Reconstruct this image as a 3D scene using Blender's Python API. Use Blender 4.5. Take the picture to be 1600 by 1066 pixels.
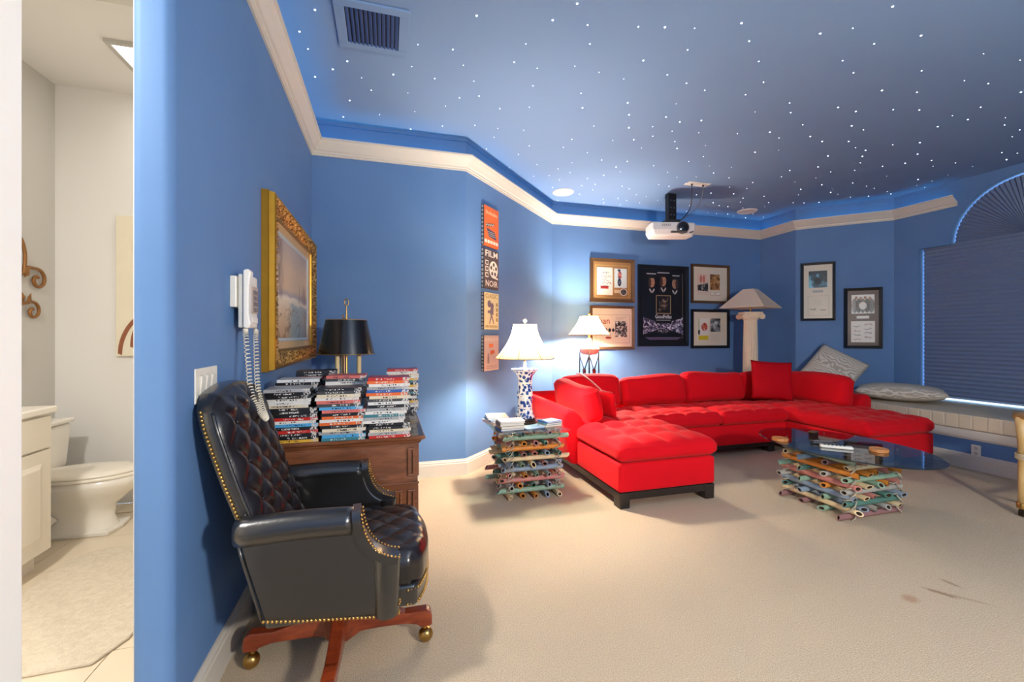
import bpy, bmesh, math, random
from mathutils import Vector, Matrix
for o in list(bpy.data.objects): bpy.data.objects.remove(o)
sc = bpy.context.scene
COL = sc.collection
PI = math.pi
R = random.Random(7)

# ------------------------------------------------------------------ camera
cd = bpy.data.cameras.new('camera'); cam = bpy.data.objects.new('camera', cd); COL.objects.link(cam)
cam.location = (0, 0, 1.25); cam.rotation_euler = (PI/2, 0, math.radians(-16))
cd.sensor_width = 36; cd.lens = 15.3; cd.shift_y = -0.005; cd.clip_start = 0.02
sc.camera = cam
# ------------------------------------------------------------------ world, exposure
w = bpy.data.worlds.new('world'); sc.world = w; w.use_nodes = True
w.node_tree.nodes['Background'].inputs[0].default_value = (0.42, 0.68, 1.0, 1)
w.node_tree.nodes['Background'].inputs[1].default_value = 2.2
sc.view_settings.view_transform = 'Standard'; sc.view_settings.look = 'None'
sc.view_settings.gamma = 1; sc.view_settings.use_curve_mapping = False
sc.view_settings.exposure = 1.25
# lamp powers (the lights themselves sit in their lamps below)
P_VASE, P_STAND, P_BATH, P_BATH2, P_FILL = 66, 88, 26, 19, 185
WARM = (1.0, 0.91, 0.79); NEUT = (1.0, 0.92, 0.80)
COVE = .55

# ================================================================== helpers
def lamp(name, loc, power, color, radius, parent=None):
    l = bpy.data.lights.new(name, 'POINT'); l.energy = power; l.color = color; l.shadow_soft_size = radius
    o = bpy.data.objects.new(name, l); COL.objects.link(o); o.location = loc
    if parent: o.parent = parent
    return o

def srgb(r, g, b):
    f = lambda c: (c/255/12.92) if c/255 <= .04045 else ((c/255+.055)/1.055)**2.4
    return (f(r), f(g), f(b), 1)

MATS = {}
def nodes_of(m):
    m.use_nodes = True; nt = m.node_tree
    return nt, nt.nodes, nt.links, nt.nodes['Principled BSDF']

def mat(name, col, rough=.5, metal=0, var=None, bump=None, coat=0, sheen=0, spec=.5, emit=None, sub=None):
    """var=(scale, amount) colour variation; bump=(scale, strength, detail)"""
    if name in MATS: return MATS[name]
    m = bpy.data.materials.new(name); MATS[name] = m
    nt, N, L, b = nodes_of(m)
    if max(col[:3]) > 1: col = srgb(*col[:3])
    col = tuple(col[:3]) + (1,)
    b.inputs['Base Color'].default_value = col; b.inputs['Roughness'].default_value = rough
    b.inputs['Metallic'].default_value = metal; b.inputs['Specular IOR Level'].default_value = spec
    b.inputs['Coat Weight'].default_value = coat; b.inputs['Coat Roughness'].default_value = .15
    b.inputs['Sheen Weight'].default_value = sheen
    m.diffuse_color = col
    tc = N.new('ShaderNodeTexCoord')
    if var:
        n = N.new('ShaderNodeTexNoise'); n.inputs['Scale'].default_value = var[0]; n.inputs['Detail'].default_value = 4
        L.new(tc.outputs['Object'], n.inputs['Vector'])
        mx = N.new('ShaderNodeMix'); mx.data_type = 'RGBA'
        a = var[1]
        mx.inputs[6].default_value = tuple(c*(1-a) for c in col[:3]) + (1,)
        mx.inputs[7].default_value = tuple(min(1, c*(1+a)) for c in col[:3]) + (1,)
        L.new(n.outputs['Fac'], mx.inputs[0]); L.new(mx.outputs[2], b.inputs['Base Color'])
    if bump:
        n = N.new('ShaderNodeTexNoise'); n.inputs['Scale'].default_value = bump[0]
        n.inputs['Detail'].default_value = bump[2] if len(bump) > 2 else 3
        L.new(tc.outputs['Object'], n.inputs['Vector'])
        bp = N.new('ShaderNodeBump'); bp.inputs['Strength'].default_value = bump[1]; bp.inputs['Distance'].default_value = .01
        L.new(n.outputs['Fac'], bp.inputs['Height']); L.new(bp.outputs['Normal'], b.inputs['Normal'])
    if emit:
        b.inputs['Emission Color'].default_value = tuple(emit[:3]) + (1,); b.inputs['Emission Strength'].default_value = emit[3]
    return m

def tex_mat(name, build, rough=.5, spec=.4):
    """build(N, L, tc) returns a colour socket"""
    if name in MATS: return MATS[name]
    m = bpy.data.materials.new(name); MATS[name] = m
    nt, N, L, b = nodes_of(m)
    tc = N.new('ShaderNodeTexCoord')
    L.new(build(N, L, tc), b.inputs['Base Color'])
    b.inputs['Roughness'].default_value = rough; b.inputs['Specular IOR Level'].default_value = spec
    return m

def ramp(N, L, fac, stops, interp='LINEAR'):
    r = N.new('ShaderNodeValToRGB'); r.color_ramp.interpolation = interp
    e = r.color_ramp.elements
    while len(e) < len(stops): e.new(.5)
    for q, (p, c) in zip(e, stops):
        q.position = p; q.color = srgb(*c)
    L.new(fac, r.inputs[0]); return r.outputs[0]
def noise(N, L, vec, scale, detail=3, dist=0):
    n = N.new('ShaderNodeTexNoise'); n.inputs['Scale'].default_value = scale; n.inputs['Detail'].default_value = detail
    n.inputs['Distortion'].default_value = dist; L.new(vec, n.inputs['Vector']); return n.outputs['Fac']
def mapping(N, L, vec, scale=(1,1,1), loc=(0,0,0)):
    m = N.new('ShaderNodeMapping'); m.inputs['Scale'].default_value = scale; m.inputs['Location'].default_value = loc
    L.new(vec, m.inputs['Vector']); return m.outputs[0]
def mix(N, L, fac, a, b):
    m = N.new('ShaderNodeMix'); m.data_type = 'RGBA'
    for s, v in ((0, fac), (6, a), (7, b)):
        if isinstance(v, (tuple, float, int)): m.inputs[s].default_value = srgb(*v) if isinstance(v, tuple) else v
        else: L.new(v, m.inputs[s])
    return m.outputs[2]
def math_(N, L, op, a, b=0):
    m = N.new('ShaderNodeMath'); m.operation = op
    for s, v in ((0, a), (1, b)):
        if isinstance(v, (float, int)): m.inputs[s].default_value = v
        else: L.new(v, m.inputs[s])
    return m.outputs[0]
def sep(N, L, v):
    s = N.new('ShaderNodeSeparateXYZ'); L.new(v, s.inputs[0]); return s.outputs

def glass(name, tint=(1,1,1), rough=.02, pwr=5, f0=.045):
    if name in MATS: return MATS[name]
    m = bpy.data.materials.new(name); MATS[name] = m; m.use_nodes = True
    nt = m.node_tree; N = nt.nodes; L = nt.links; N.remove(N['Principled BSDF'])
    t = N.new('ShaderNodeBsdfTransparent'); t.inputs[0].default_value = tuple(tint) + (1,)
    g = N.new('ShaderNodeBsdfGlossy'); g.inputs['Roughness'].default_value = rough
    lw_ = N.new('ShaderNodeLayerWeight'); lw_.inputs[0].default_value = .5
    pw = N.new('ShaderNodeMath'); pw.operation = 'POWER'; L.new(lw_.outputs['Facing'], pw.inputs[0]); pw.inputs[1].default_value = pwr
    f = N.new('ShaderNodeMath'); f.operation = 'MULTIPLY_ADD'; L.new(pw.outputs[0], f.inputs[0]); f.inputs[1].default_value = .92; f.inputs[2].default_value = f0
    s = N.new('ShaderNodeMixShader'); L.new(f.outputs[0], s.inputs[0]); L.new(t.outputs[0], s.inputs[1]); L.new(g.outputs[0], s.inputs[2])
    L.new(s.outputs[0], N['Material Output'].inputs[0]); return m

def shade_mat(name, col, trans):
    if name in MATS: return MATS[name]
    m = bpy.data.materials.new(name); MATS[name] = m; m.use_nodes = True
    nt = m.node_tree; N = nt.nodes; L = nt.links; N.remove(N['Principled BSDF'])
    d = N.new('ShaderNodeBsdfDiffuse'); d.inputs[0].default_value = srgb(*col)
    t = N.new('ShaderNodeBsdfTranslucent'); t.inputs[0].default_value = srgb(*col)
    s = N.new('ShaderNodeMixShader'); s.inputs[0].default_value = trans
    L.new(d.outputs[0], s.inputs[1]); L.new(t.outputs[0], s.inputs[2])
    L.new(s.outputs[0], N['Material Output'].inputs[0]); return m

def rotm(rx=0, ry=0, rz=0, loc=(0,0,0)):
    from mathutils import Euler
    return Matrix.Translation(loc) @ Euler((rx, ry, rz)).to_matrix().to_4x4()

class MB:
    def __init__(s): s.v = []; s.f = []; s.M = None; s.mi = []; s.cur = 0
    def add(s, vs, fs):
        n = len(s.v)
        if s.M is not None: vs = [s.M @ Vector(p) for p in vs]
        s.v += [tuple(p) for p in vs]
        s.f += [tuple(i+n for i in f) for f in fs]; s.mi += [s.cur]*len(fs)
        return s
    def box(s, x0, x1, y0, y1, z0, z1):
        return s.add([(x,y,z) for x in (x0,x1) for y in (y0,y1) for z in (z0,z1)],
                     [(0,1,3,2),(4,6,7,5),(0,4,5,1),(2,3,7,6),(0,2,6,4),(1,5,7,3)])
    def quad(s, a, b, c, d): return s.add([a,b,c,d], [(0,1,2,3)])
    def prism(s, poly, z0, z1, cap=True):
        n = len(poly)
        vs = [(x,y,z0) for x,y in poly] + [(x,y,z1) for x,y in poly]
        fs = [(i,(i+1)%n,(i+1)%n+n,i+n) for i in range(n)]
        if cap: fs += [tuple(range(n))[::-1], tuple(range(n,2*n))]
        return s.add(vs, fs)
    def prism_y(s, poly, y0, y1):          # poly in (x,z)
        n = len(poly)
        vs = [(x,y0,z) for x,z in poly] + [(x,y1,z) for x,z in poly]
        fs = [(i,(i+1)%n,(i+1)%n+n,i+n) for i in range(n)] + [tuple(range(n))[::-1], tuple(range(n,2*n))]
        return s.add(vs, fs)
    def prism_x(s, poly, x0, x1):          # poly in (y,z)
        n = len(poly)
        vs = [(x0,y,z) for y,z in poly] + [(x1,y,z) for y,z in poly]
        fs = [(i,(i+1)%n,(i+1)%n+n,i+n) for i in range(n)] + [tuple(range(n))[::-1], tuple(range(n,2*n))]
        return s.add(vs, fs)
    def lathe(s, prof, n=24, cx=0, cy=0, closed=False, sx=1, sy=1, a0=0):
        vs = []; fs = []; m = len(prof)
        for i in range(n):
            a = a0 + 2*PI*i/n
            for r, z in prof: vs.append((cx+r*math.cos(a)*sx, cy+r*math.sin(a)*sy, z))
        for i in range(n):
            j = (i+1) % n
            for k in range(m-1): fs.append((i*m+k, j*m+k, j*m+k+1, i*m+k+1))
            if closed: fs.append((i*m+m-1, j*m+m-1, j*m, i*m))
        if not closed:
            if prof[0][0] > 1e-5: fs.append(tuple(i*m for i in range(n))[::-1])
            if prof[-1][0] > 1e-5: fs.append(tuple(i*m+m-1 for i in range(n)))
        return s.add(vs, fs)
    def tube(s, pts, r, n=8, cap=True, closed=False):
        pts = [Vector(p) for p in pts]; rs = r if isinstance(r, (list, tuple)) else [r]*len(pts)
        vs = []; fs = []; prev = None; K = len(pts)
        for i, p in enumerate(pts):
            if closed: t = (pts[(i+1)%K]-pts[i-1])
            else: t = pts[min(i+1,K-1)] - pts[max(i-1,0)]
            t.normalize()
            if prev is None:
                u = t.orthogonal().normalized()
            else:
                u = prev - t*prev.dot(t)
                u = u.normalized() if u.length > 1e-6 else t.orthogonal().normalized()
            prev = u; v = t.cross(u)
            for k in range(n):
                a = 2*PI*k/n
                vs.append(p + (u*math.cos(a)+v*math.sin(a))*rs[i])
        for i in range(K if closed else K-1):
            j = (i+1) % K
            for k in range(n): fs.append((i*n+k, i*n+(k+1)%n, j*n+(k+1)%n, j*n+k))
        if cap and not closed: fs += [tuple(range(n))[::-1], tuple((K-1)*n+k for k in range(n))]
        return s.add(vs, fs)
    def ball(s, c, r, n=10, m=6, sz=1):
        prof = [(r*math.sin(PI*i/m), -r*math.cos(PI*i/m)*sz) for i in range(m+1)]
        M0 = s.M; s.M = (M0 if M0 is not None else Matrix()) @ Matrix.Translation(c)
        vs = [(0,0,-r*sz)]; fs = []
        for i in range(1, m):
            for k in range(n):
                a = 2*PI*k/n; vs.append((prof[i][0]*math.cos(a), prof[i][0]*math.sin(a), prof[i][1]))
        vs.append((0,0,r*sz)); e = len(vs)-1
        for k in range(n):
            fs.append((0, 1+(k+1)%n, 1+k)); fs.append((e, e-n+k, e-n+(k+1)%n))
            for i in range(m-2): fs.append((1+i*n+k, 1+i*n+(k+1)%n, 1+(i+1)*n+(k+1)%n, 1+(i+1)*n+k))
        s.add(vs, fs); s.M = M0; return s
    def grid(s, fn, nu, nv):
        vs = [fn(i/nu, j/nv) for i in range(nu+1) for j in range(nv+1)]
        fs = [(i*(nv+1)+j, (i+1)*(nv+1)+j, (i+1)*(nv+1)+j+1, i*(nv+1)+j+1) for i in range(nu) for j in range(nv)]
        return s.add(vs, fs)
    def rbox(s, hx, hy, hz, r, n=12, fn=None):
        """rounded box centred at the origin; fn(p, q) may move each point"""
        def par(h):
            k = max(0, 1-r/h); e = [-1, -1+(1-k)*.35, -1+(1-k)*.7]
            mid = [-k+2*k*i/n for i in range(n+1)]
            return e+mid+[-q for q in e[::-1]]
        U = [par(hx), par(hy), par(hz)]; H = (hx,hy,hz); idx = {}; vs = []; fs = []
        def pt(p):
            key = tuple(round(c,5) for c in p)
            if key in idx: return idx[key]
            q = [p[i]*H[i] for i in range(3)]; inn = [max(-(H[i]-r), min(H[i]-r, q[i])) for i in range(3)]
            d = Vector([q[i]-inn[i] for i in range(3)])
            d = d.normalized()*r if d.length > 0 else d
            P = Vector(inn)+d
            if fn: P = Vector(fn(P, p))
            idx[key] = len(vs); vs.append(P); return idx[key]
        for ax in range(3):
            a, b = [i for i in range(3) if i != ax]
            for sg in (-1, 1):
                A, B = U[a], U[b]
                for i in range(len(A)-1):
                    for j in range(len(B)-1):
                        q = []
                        for (ii,jj) in ((i,j),(i+1,j),(i+1,j+1),(i,j+1)):
                            p = [0,0,0]; p[ax] = sg; p[a] = A[ii]; p[b] = B[jj]; q.append(pt(p))
                        flip = (sg > 0) == (ax == 1)
                        fs.append(tuple(q[::-1] if flip else q))
        return s.add(vs, fs)
    def build(s, name, material, parent=None, smooth=False, bevel=0, bseg=2, weld=False):
        me = bpy.data.meshes.new(name); me.from_pydata(s.v, [], s.f)
        if isinstance(material, (list, tuple)):
            for m in material: me.materials.append(m)
            for p, i in zip(me.polygons, s.mi): p.material_index = i
        else: me.materials.append(material)
        bm = bmesh.new(); bm.from_mesh(me)
        if weld: bmesh.ops.remove_doubles(bm, verts=bm.verts, dist=1e-5)
        bmesh.ops.recalc_face_normals(bm, faces=bm.faces); bm.to_mesh(me); bm.free()
        if smooth:
            for p in me.polygons: p.use_smooth = True
            if smooth != 'all': me.set_sharp_from_angle(angle=math.radians(40))
        o = bpy.data.objects.new(name, me); COL.objects.link(o)
        if parent: o.parent = parent
        if bevel:
            b = o.modifiers.new('bevel', 'BEVEL'); b.width = bevel; b.segments = bseg; b.limit_method = 'ANGLE'; b.angle_limit = math.radians(35)
        return o

def tag(o, label, cat, group=None):
    o['label'] = label; o['category'] = cat
    if group: o['group'] = group
    return o
def struct(o, label=None):
    o['kind'] = 'structure'
    if label: o['label'] = label
    return o
def thing(name, label, cat, loc=(0,0,0), rz=0, group=None):
    o = bpy.data.objects.new(name, None); COL.objects.link(o); o.empty_display_size = .05
    o.location = loc; o.rotation_euler = (0,0,rz); return tag(o, label, cat, group)
def place(o, loc, rot=(0,0,0)): o.location = loc; o.rotation_euler = rot; return o

def text_mesh(txt, size, width=None):
    c = bpy.data.curves.new('lettering', 'FONT'); c.body = txt; c.size = size; c.align_x = 'CENTER'; c.align_y = 'CENTER'
    c.resolution_u = 2; c.offset = size*.012
    o = bpy.data.objects.new('lettering', c); COL.objects.link(o)
    bpy.context.view_layer.update()
    me = bpy.data.meshes.new_from_object(o.evaluated_get(bpy.context.evaluated_depsgraph_get()))
    bpy.data.objects.remove(o); bpy.data.curves.remove(c)
    if width:
        xs = [v.co.x for v in me.vertices]
        if xs:
            k = width/(max(xs)-min(xs))
            for v in me.vertices: v.co.x *= k
    return me
def text(txt, size, material, parent, M, name='lettering', width=None):
    me = text_mesh(txt, size, width); me.materials.append(material); me.transform(M)
    o = bpy.data.objects.new(name, me); COL.objects.link(o); o.parent = parent; return o

# ================================================================== materials
def wall_paint(N, L, tc):
    n = noise(N, L, tc.outputs['Object'], 2.5, 5)
    return ramp(N, L, n, [(.3, (88,123,169)), (.7, (93,128,174))])
BLUE = tex_mat('blue wall paint', wall_paint, .62, .3)
nt = BLUE.node_tree
_n = nt.nodes.new('ShaderNodeTexNoise'); _n.inputs['Scale'].default_value = 160
_b = nt.nodes.new('ShaderNodeBump'); _b.inputs['Strength'].default_value = .06; _b.inputs['Distance'].default_value = .004
nt.links.new(_n.outputs['Fac'], _b.inputs['Height']); nt.links.new(_b.outputs[0], nt.nodes['Principled BSDF'].inputs['Normal'])
CEIL = mat('blue ceiling paint', (119,146,183), .8, var=(1.2,.04), bump=(140,.05), spec=.1)
WHITE = mat('white trim paint', (206,199,186), .42, bump=(60,.02))
BATHW = mat('warm white bathroom paint', (234,231,226), .6, var=(1.5,.02))
BATHG = mat('grey beige bathroom paint', (206,202,194), .6, var=(1.5,.02))
def carpet_col(N, L, tc):
    o = tc.outputs['Object']
    a = noise(N, L, o, 210, 3); b = noise(N, L, o, 1.6, 4)
    base = ramp(N, L, a, [(.28, (172,152,126)), (.62, (206,188,161)), (.85, (220,204,178))])
    worn = mix(N, L, ramp(N, L, b, [(.35, (0,0,0)), (.75, (120,120,120))]), base, (186,166,138))
    # spilled-drink stains near the coffee table
    out = worn
    for (x, y, ang, lx, ly, k, c) in ((2.585,1.46,-1.1,.07,.018,.6,(124,94,64)), (2.735,1.505,-1.5,.05,.016,.5,(128,100,70)), (2.39,1.467,.3,.045,.035,.5,(160,112,78)), (2.64,1.40,-.9,.12,.014,.35,(140,112,82))):
        mp = N.new('ShaderNodeMapping'); mp.vector_type = 'TEXTURE'
        mp.inputs['Location'].default_value = (x,y,0); mp.inputs['Rotation'].default_value = (0,0,ang); mp.inputs['Scale'].default_value = (lx,ly,1)
        L.new(o, mp.inputs['Vector'])
        ln = N.new('ShaderNodeVectorMath'); ln.operation = 'LENGTH'; L.new(mp.outputs[0], ln.inputs[0])
        wob = math_(N, L, 'ADD', ln.outputs['Value'], math_(N, L, 'MULTIPLY', noise(N, L, o, 60, 3), .8))
        m = N.new('ShaderNodeMapRange'); m.inputs['From Min'].default_value = .9; m.inputs['From Max'].default_value = 1.5
        m.inputs['To Min'].default_value = k; m.inputs['To Max'].default_value = 0; L.new(wob, m.inputs['Value'])
        out = mix(N, L, m.outputs[0], out, c)
    return out
CARPET = tex_mat('beige berber carpet', carpet_col, .95, .1)
nt = CARPET.node_tree; N_ = nt.nodes; L_ = nt.links
_tc = N_.new('ShaderNodeTexCoord'); _v = N_.new('ShaderNodeTexVoronoi'); _v.inputs['Scale'].default_value = 230
L_.new(_tc.outputs['Object'], _v.inputs['Vector'])
_b = N_.new('ShaderNodeBump'); _b.inputs['Strength'].default_value = .7; _b.inputs['Distance'].default_value = .003; _b.invert = True
L_.new(_v.outputs['Distance'], _b.inputs['Height']); L_.new(_b.outputs[0], N_['Principled BSDF'].inputs['Normal'])

RED = mat('red microfibre', (214,6,24), .82, var=(3.5,.14), bump=(9,.12,4), sheen=.12, spec=.15)
nt = RED.node_tree; nt.nodes['Principled BSDF'].inputs['Sheen Tint'].default_value = (1,.45,.4,1)
PLINTH = mat('dark espresso wood', (38,30,26), .35, bump=(40,.05))
LEATHER = mat('black leather', (22,20,19), .30, var=(6,.35), bump=(70,.08,5), coat=.7, spec=.7)
LEATHER2 = mat('oxblood black tufted leather', (24,17,16), .30, var=(9,.5), bump=(45,.12,5), coat=.3)
BRASS = mat('antique brass', (186,148,84), .3, 1, var=(30,.2))
MAHOG = None
def wood(name, c0, c1, c2, sc=(1,14,1), rough=.35):
    def f(N, L, tc):
        v = mapping(N, L, tc.outputs['Object'], sc)
        n = noise(N, L, v, 3.2, 6, .8)
        return ramp(N, L, n, [(.25, c0), (.5, c1), (.75, c2)])
    m = tex_mat(name, f, rough, .5); m.node_tree.nodes['Principled BSDF'].inputs['Coat Weight'].default_value = .25
    return m
MAHOG = wood('mahogany chair base', (84,30,14), (122,48,22), (146,66,32), (3,10,10), .28)
DESKW = wood('walnut desk wood', (94,54,32), (122,72,44), (144,90,58), (2,9,9), .36)
DESKT = wood('dark desk top', (40,26,18), (62,40,28), (86,58,42), (9,2,6), .16)
BLACKW = mat('black lacquered frame', (16,15,17), .3, coat=.2)
BRONZE = mat('bronze frame', (104,76,50), .42, .45, var=(20,.25))
def gilt(N, L, tc): return ramp(N, L, noise(N, L, tc.outputs['Object'], 62, 4, .5), [(.36,(70,44,18)), (.50,(172,124,52)), (.64,(226,190,118))])
GOLDF = tex_mat('antique carved gilt', gilt, .4, .6); GOLDF.node_tree.nodes['Principled BSDF'].inputs['Metallic'].default_value = .45
GLASSP = glass('clear pane', (.97,.98,.98), .3, 5, .008)
TGLASS = glass('green tinted table glass', (.80,.90,.88), .02, 4)
SMOKE = glass('smoky table glass', (.58,.66,.70), .02, 2.8)
IRON = mat('dark wrought iron', (52,46,50), .4, .8)
CREAMP = mat('cream plaster', (226,206,176), .7, var=(14,.08), bump=(40,.15))
PLASTIC = mat('ivory plastic', (226,220,206), .38)
DARKPL = mat('dark grey plastic', (38,38,42), .4)
CERAM = mat('white porcelain', (236,230,218), .12, coat=.4)

# ================================================================== shell
PW = [(-.6,1.49), (-.6,3.9), (.685,3.9), (2.11,5.42), (5.555,5.42), (5.53,4.79), (6.28,4.035)]
PW_S = [(6.28,1.62), (5.53,.87), (5.53,-2.6), (-.6,-2.6), (-.6,.55)]
CH, CB, CT = 3.03, 2.74, 2.86
def rn(a, b):
    dx, dy = b[0]-a[0], b[1]-a[1]; l = math.hypot(dx,dy); return (dy/l, -dx/l)
def offset(pts, d, closed=False):
    out = []; n = len(pts)
    for i, p in enumerate(pts):
        na = rn(pts[i-1], p) if (i > 0 or closed) else None
        nb = rn(p, pts[(i+1)%n]) if (i < n-1 or closed) else None
        na = na or nb; nb = nb or na
        k = d/(1+na[0]*nb[0]+na[1]*nb[1])
        out.append((p[0]+(na[0]+nb[0])*k, p[1]+(na[1]+nb[1])*k))
    return out
def sweep(mb, pts, prof, caps=True):
    rows = [offset(pts, d) for d, z in prof]; m = len(prof); vs = []; fs = []
    for i in range(len(pts)):
        for k, (d, z) in enumerate(prof): vs.append((rows[k][i][0], rows[k][i][1], z))
    for i in range(len(pts)-1):
        for k in range(m):
            k2 = (k+1) % m; fs.append((i*m+k, (i+1)*m+k, (i+1)*m+k2, i*m+k2))
    if caps: fs += [tuple(range(m)), tuple((len(pts)-1)*m+k for k in range(m))[::-1]]
    return mb.add(vs, fs)

def wall(name, a, b, label, z0=0, z1=CH+.06, th=.14, m=BLUE):
    n = rn(a, b); o = [(a[0],a[1]), (b[0],b[1]), (b[0]-n[0]*th, b[1]-n[1]*th), (a[0]-n[0]*th, a[1]-n[1]*th)]
    return struct(MB().prism(o, z0, z1).build(name, m), label)
# left wall with rounded door edge, its room side blue
lw = MB()
rr = .028; arc = [(-.6-rr+rr*math.cos(t), 1.49+rr-rr*math.sin(t)) for t in [i*PI/12 for i in range(7)]]
arc2 = [(-.704+rr-rr*math.sin(t), 1.49+rr-rr*math.cos(t)) for t in [i*PI/12 for i in range(7)]]
lw.prism([(-.6,4.04)] + arc + arc2 + [(-.704,4.04)], 0, CH+.06)
struct(lw.build('wall_left', BLUE, smooth=True), 'blue painted wall with the gold framed painting and wall phone')
hd = MB(); hd.box(-.704,-.6,.55,1.518,2.44,CH+.06); hd.box(-.704,-.6,-2.6,.55,0,CH+.06)
struct(hd.build('wall_left_near', BLUE), 'blue wall above and before the bathroom doorway')
wall('wall_desk', PW[1], PW[2], 'blue wall behind the desk')
wall('wall_diagonal_left', PW[2], PW[3], 'blue angled wall with four film signs')
wall('wall_back', PW[3], PW[4], 'blue wall with the framed movie pictures')
wall('wall_side_short', PW[4], PW[5], 'short blue return wall beside the column lamp')
wall('wall_diagonal_right', PW[5], PW[6], 'blue angled wall with two tall black frames')
wall('wall_diagonal_near', PW_S[0], PW_S[1], 'blue angled wall at the near end of the window seat')
wall('wall_right_near', PW_S[1], PW_S[2], 'blue wall on the window side behind the camera')
wall('wall_rear', PW_S[2], PW_S[3], 'blue wall behind the camera')
# window wall with a rectangular opening and a half-round arch above it
WY0, WY1, WZ0, WZ1, AC, AR, WX, WT = 1.90, 3.765, .49, 2.315, 2.832, .632, 6.28, .15
ww = MB(); ww.box(WX,WX+WT,1.62,WY0,0,CH+.06); ww.box(WX,WX+WT,WY1,4.035,0,CH+.06); ww.box(WX,WX+WT,WY0,WY1,0,WZ0)
ys = [WY0] + [AC-AR*math.cos(i*PI/32) for i in range(33)] + [WY1]
zt = lambda y: WZ1+math.sqrt(max(0, AR*AR-(y-AC)**2))
ww.box(WX,WX+WT,WY0,AC-AR,WZ1,CH+.06); ww.box(WX,WX+WT,AC+AR,WY1,WZ1,CH+.06)
for a, b in zip(ys[1:-2], ys[2:-1]):
    ww.prism_x([(a,zt(a)),(b,zt(b)),(b,CH+.06),(a,CH+.06)], WX, WX+WT)
struct(ww.build('wall_right', BLUE), 'blue wall with the arched window')
# floor, ceiling
poly = [(-.652,-2.6),(-.652,4.0),(.7,4.0),(2.1,5.5),(5.6,5.5),(5.6,4.9),(6.36,4.1),(6.36,1.6),(5.6,.8),(5.6,-2.6)]
struct(MB().prism(poly, -.05, 0).build('floor', CARPET), 'beige berber carpet floor with small stains')
cpoly = [(-.7,-2.7),(-.7,4.05),(.65,4.05),(2.05,5.56),(5.69,5.56),(5.69,4.8),(6.42,4.1),(6.42,1.55),(5.66,.8),(5.66,-2.7)]
ceil = struct(MB().prism(cpoly, CH, CH+.08).build('ceiling', CEIL), 'blue ceiling set with tiny star lights')
# crown moulding with a light channel behind its lip
crown = [(0,CB),(.012,CB),(.012,CB+.014),(.020,CB+.018),(.022,CB+.032),(.034,CB+.037),(.052,CB+.062),(.076,CB+.092),(.080,CB+.102),(.092,CB+.106),(.092,CT),(.078,CT),(.072,CB+.10),(0,CB+.05)]
mb = MB(); sweep(mb, PW + [(6.28,3.385)], crown)
struct(mb.build('trim_1', WHITE), 'cream crown moulding running round the blue walls')
mb = MB(); sweep(mb, [(6.28,2.2)] + PW_S + [(-.6,1.5)], crown)
struct(mb.build('trim_2', WHITE), 'cream crown moulding behind the camera')
mb = MB(); sweep(mb, PW + [(6.28,3.5)], [(0,CH-.03),(.016,CH-.03),(.016,CH),(0,CH)])
struct(mb.build('trim_3', BLUE), 'thin blue bead where the walls meet the star ceiling')
base = [(0,0),(.017,0),(.017,.105),(.013,.112),(.013,.124),(.007,.130),(.005,.142),(0,.142)]
mb = MB(); sweep(mb, [(-.6,1.53)] + PW[1:6] + [(5.40,4.92)], base)
struct(mb.build('baseboard_back', WHITE), 'cream baseboard along the left, desk and back walls')
mb = MB(); sweep(mb, [(5.53,.8)] + PW_S[2:4] + [(-.6,.5)], base)
struct(mb.build('baseboard_rear', WHITE), 'cream baseboard behind the camera')
# blue cove lights hidden in the crown channel
LED = mat('blue cove light', (.02,.2,.9), .5, emit=(.0,.5,.88,COVE*9))
for i, (a, b) in enumerate(zip(PW, PW[1:]+[(6.28,3.40)])):
    pa, pb = offset([a,b], .036); d = Vector((pb[0]-pa[0], pb[1]-pa[1])); L0 = d.length; d.normalize()
    q0 = Vector(pa)+d*.06; q1 = Vector(pb)-d*.06
    st = MB(); st.M = rotm(rz=math.atan2(d.y,d.x), loc=(q0.x,q0.y,CB+.083))
    st.box(0,(q1-q0).length,-.006,.006,0,.006)
    tag(st.build('cove_light_strip', LED), ['blue light strip in the crown above the painting','blue light strip in the crown above the desk','blue light strip in the crown above the film signs','blue light strip in the crown above the movie pictures','blue light strip in the crown of the short return wall','blue light strip in the crown above the two tall black frames','blue light strip in the crown beside the arched window'][i], 'light strip', 'cove light strips')

# star lights (parts of the ceiling)
STAR = mat('star fibre tip', (1,1,1), .5, emit=(.80,.90,1.0,3))
star_me = []
for r in (.003,.004,.0054):
    s = MB(); s.lathe([(r,0),(r*.7,-r*.6),(0,-r*.8)], 8)
    o = s.build('star_light', STAR); star_me.append(o.data); bpy.data.objects.remove(o)
def inside(p, P):
    r = False; j = len(P)-1
    for i in range(len(P)):
        if (P[i][1] > p[1]) != (P[j][1] > p[1]) and p[0] < (P[j][0]-P[i][0])*(p[1]-P[i][1])/(P[j][1]-P[i][1])+P[i][0]: r = not r
        j = i
    return r
ipoly = [(-.5,-2),(-.5,3.85),(.66,3.85),(2.13,5.36),(5.5,5.36),(5.48,4.7),(6.2,4.0),(6.2,1.6),(5.4,.8),(5.4,-2)]
pts = []
ct, st_ = math.cos(math.radians(16)), math.sin(math.radians(16))
tries = 0
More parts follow.
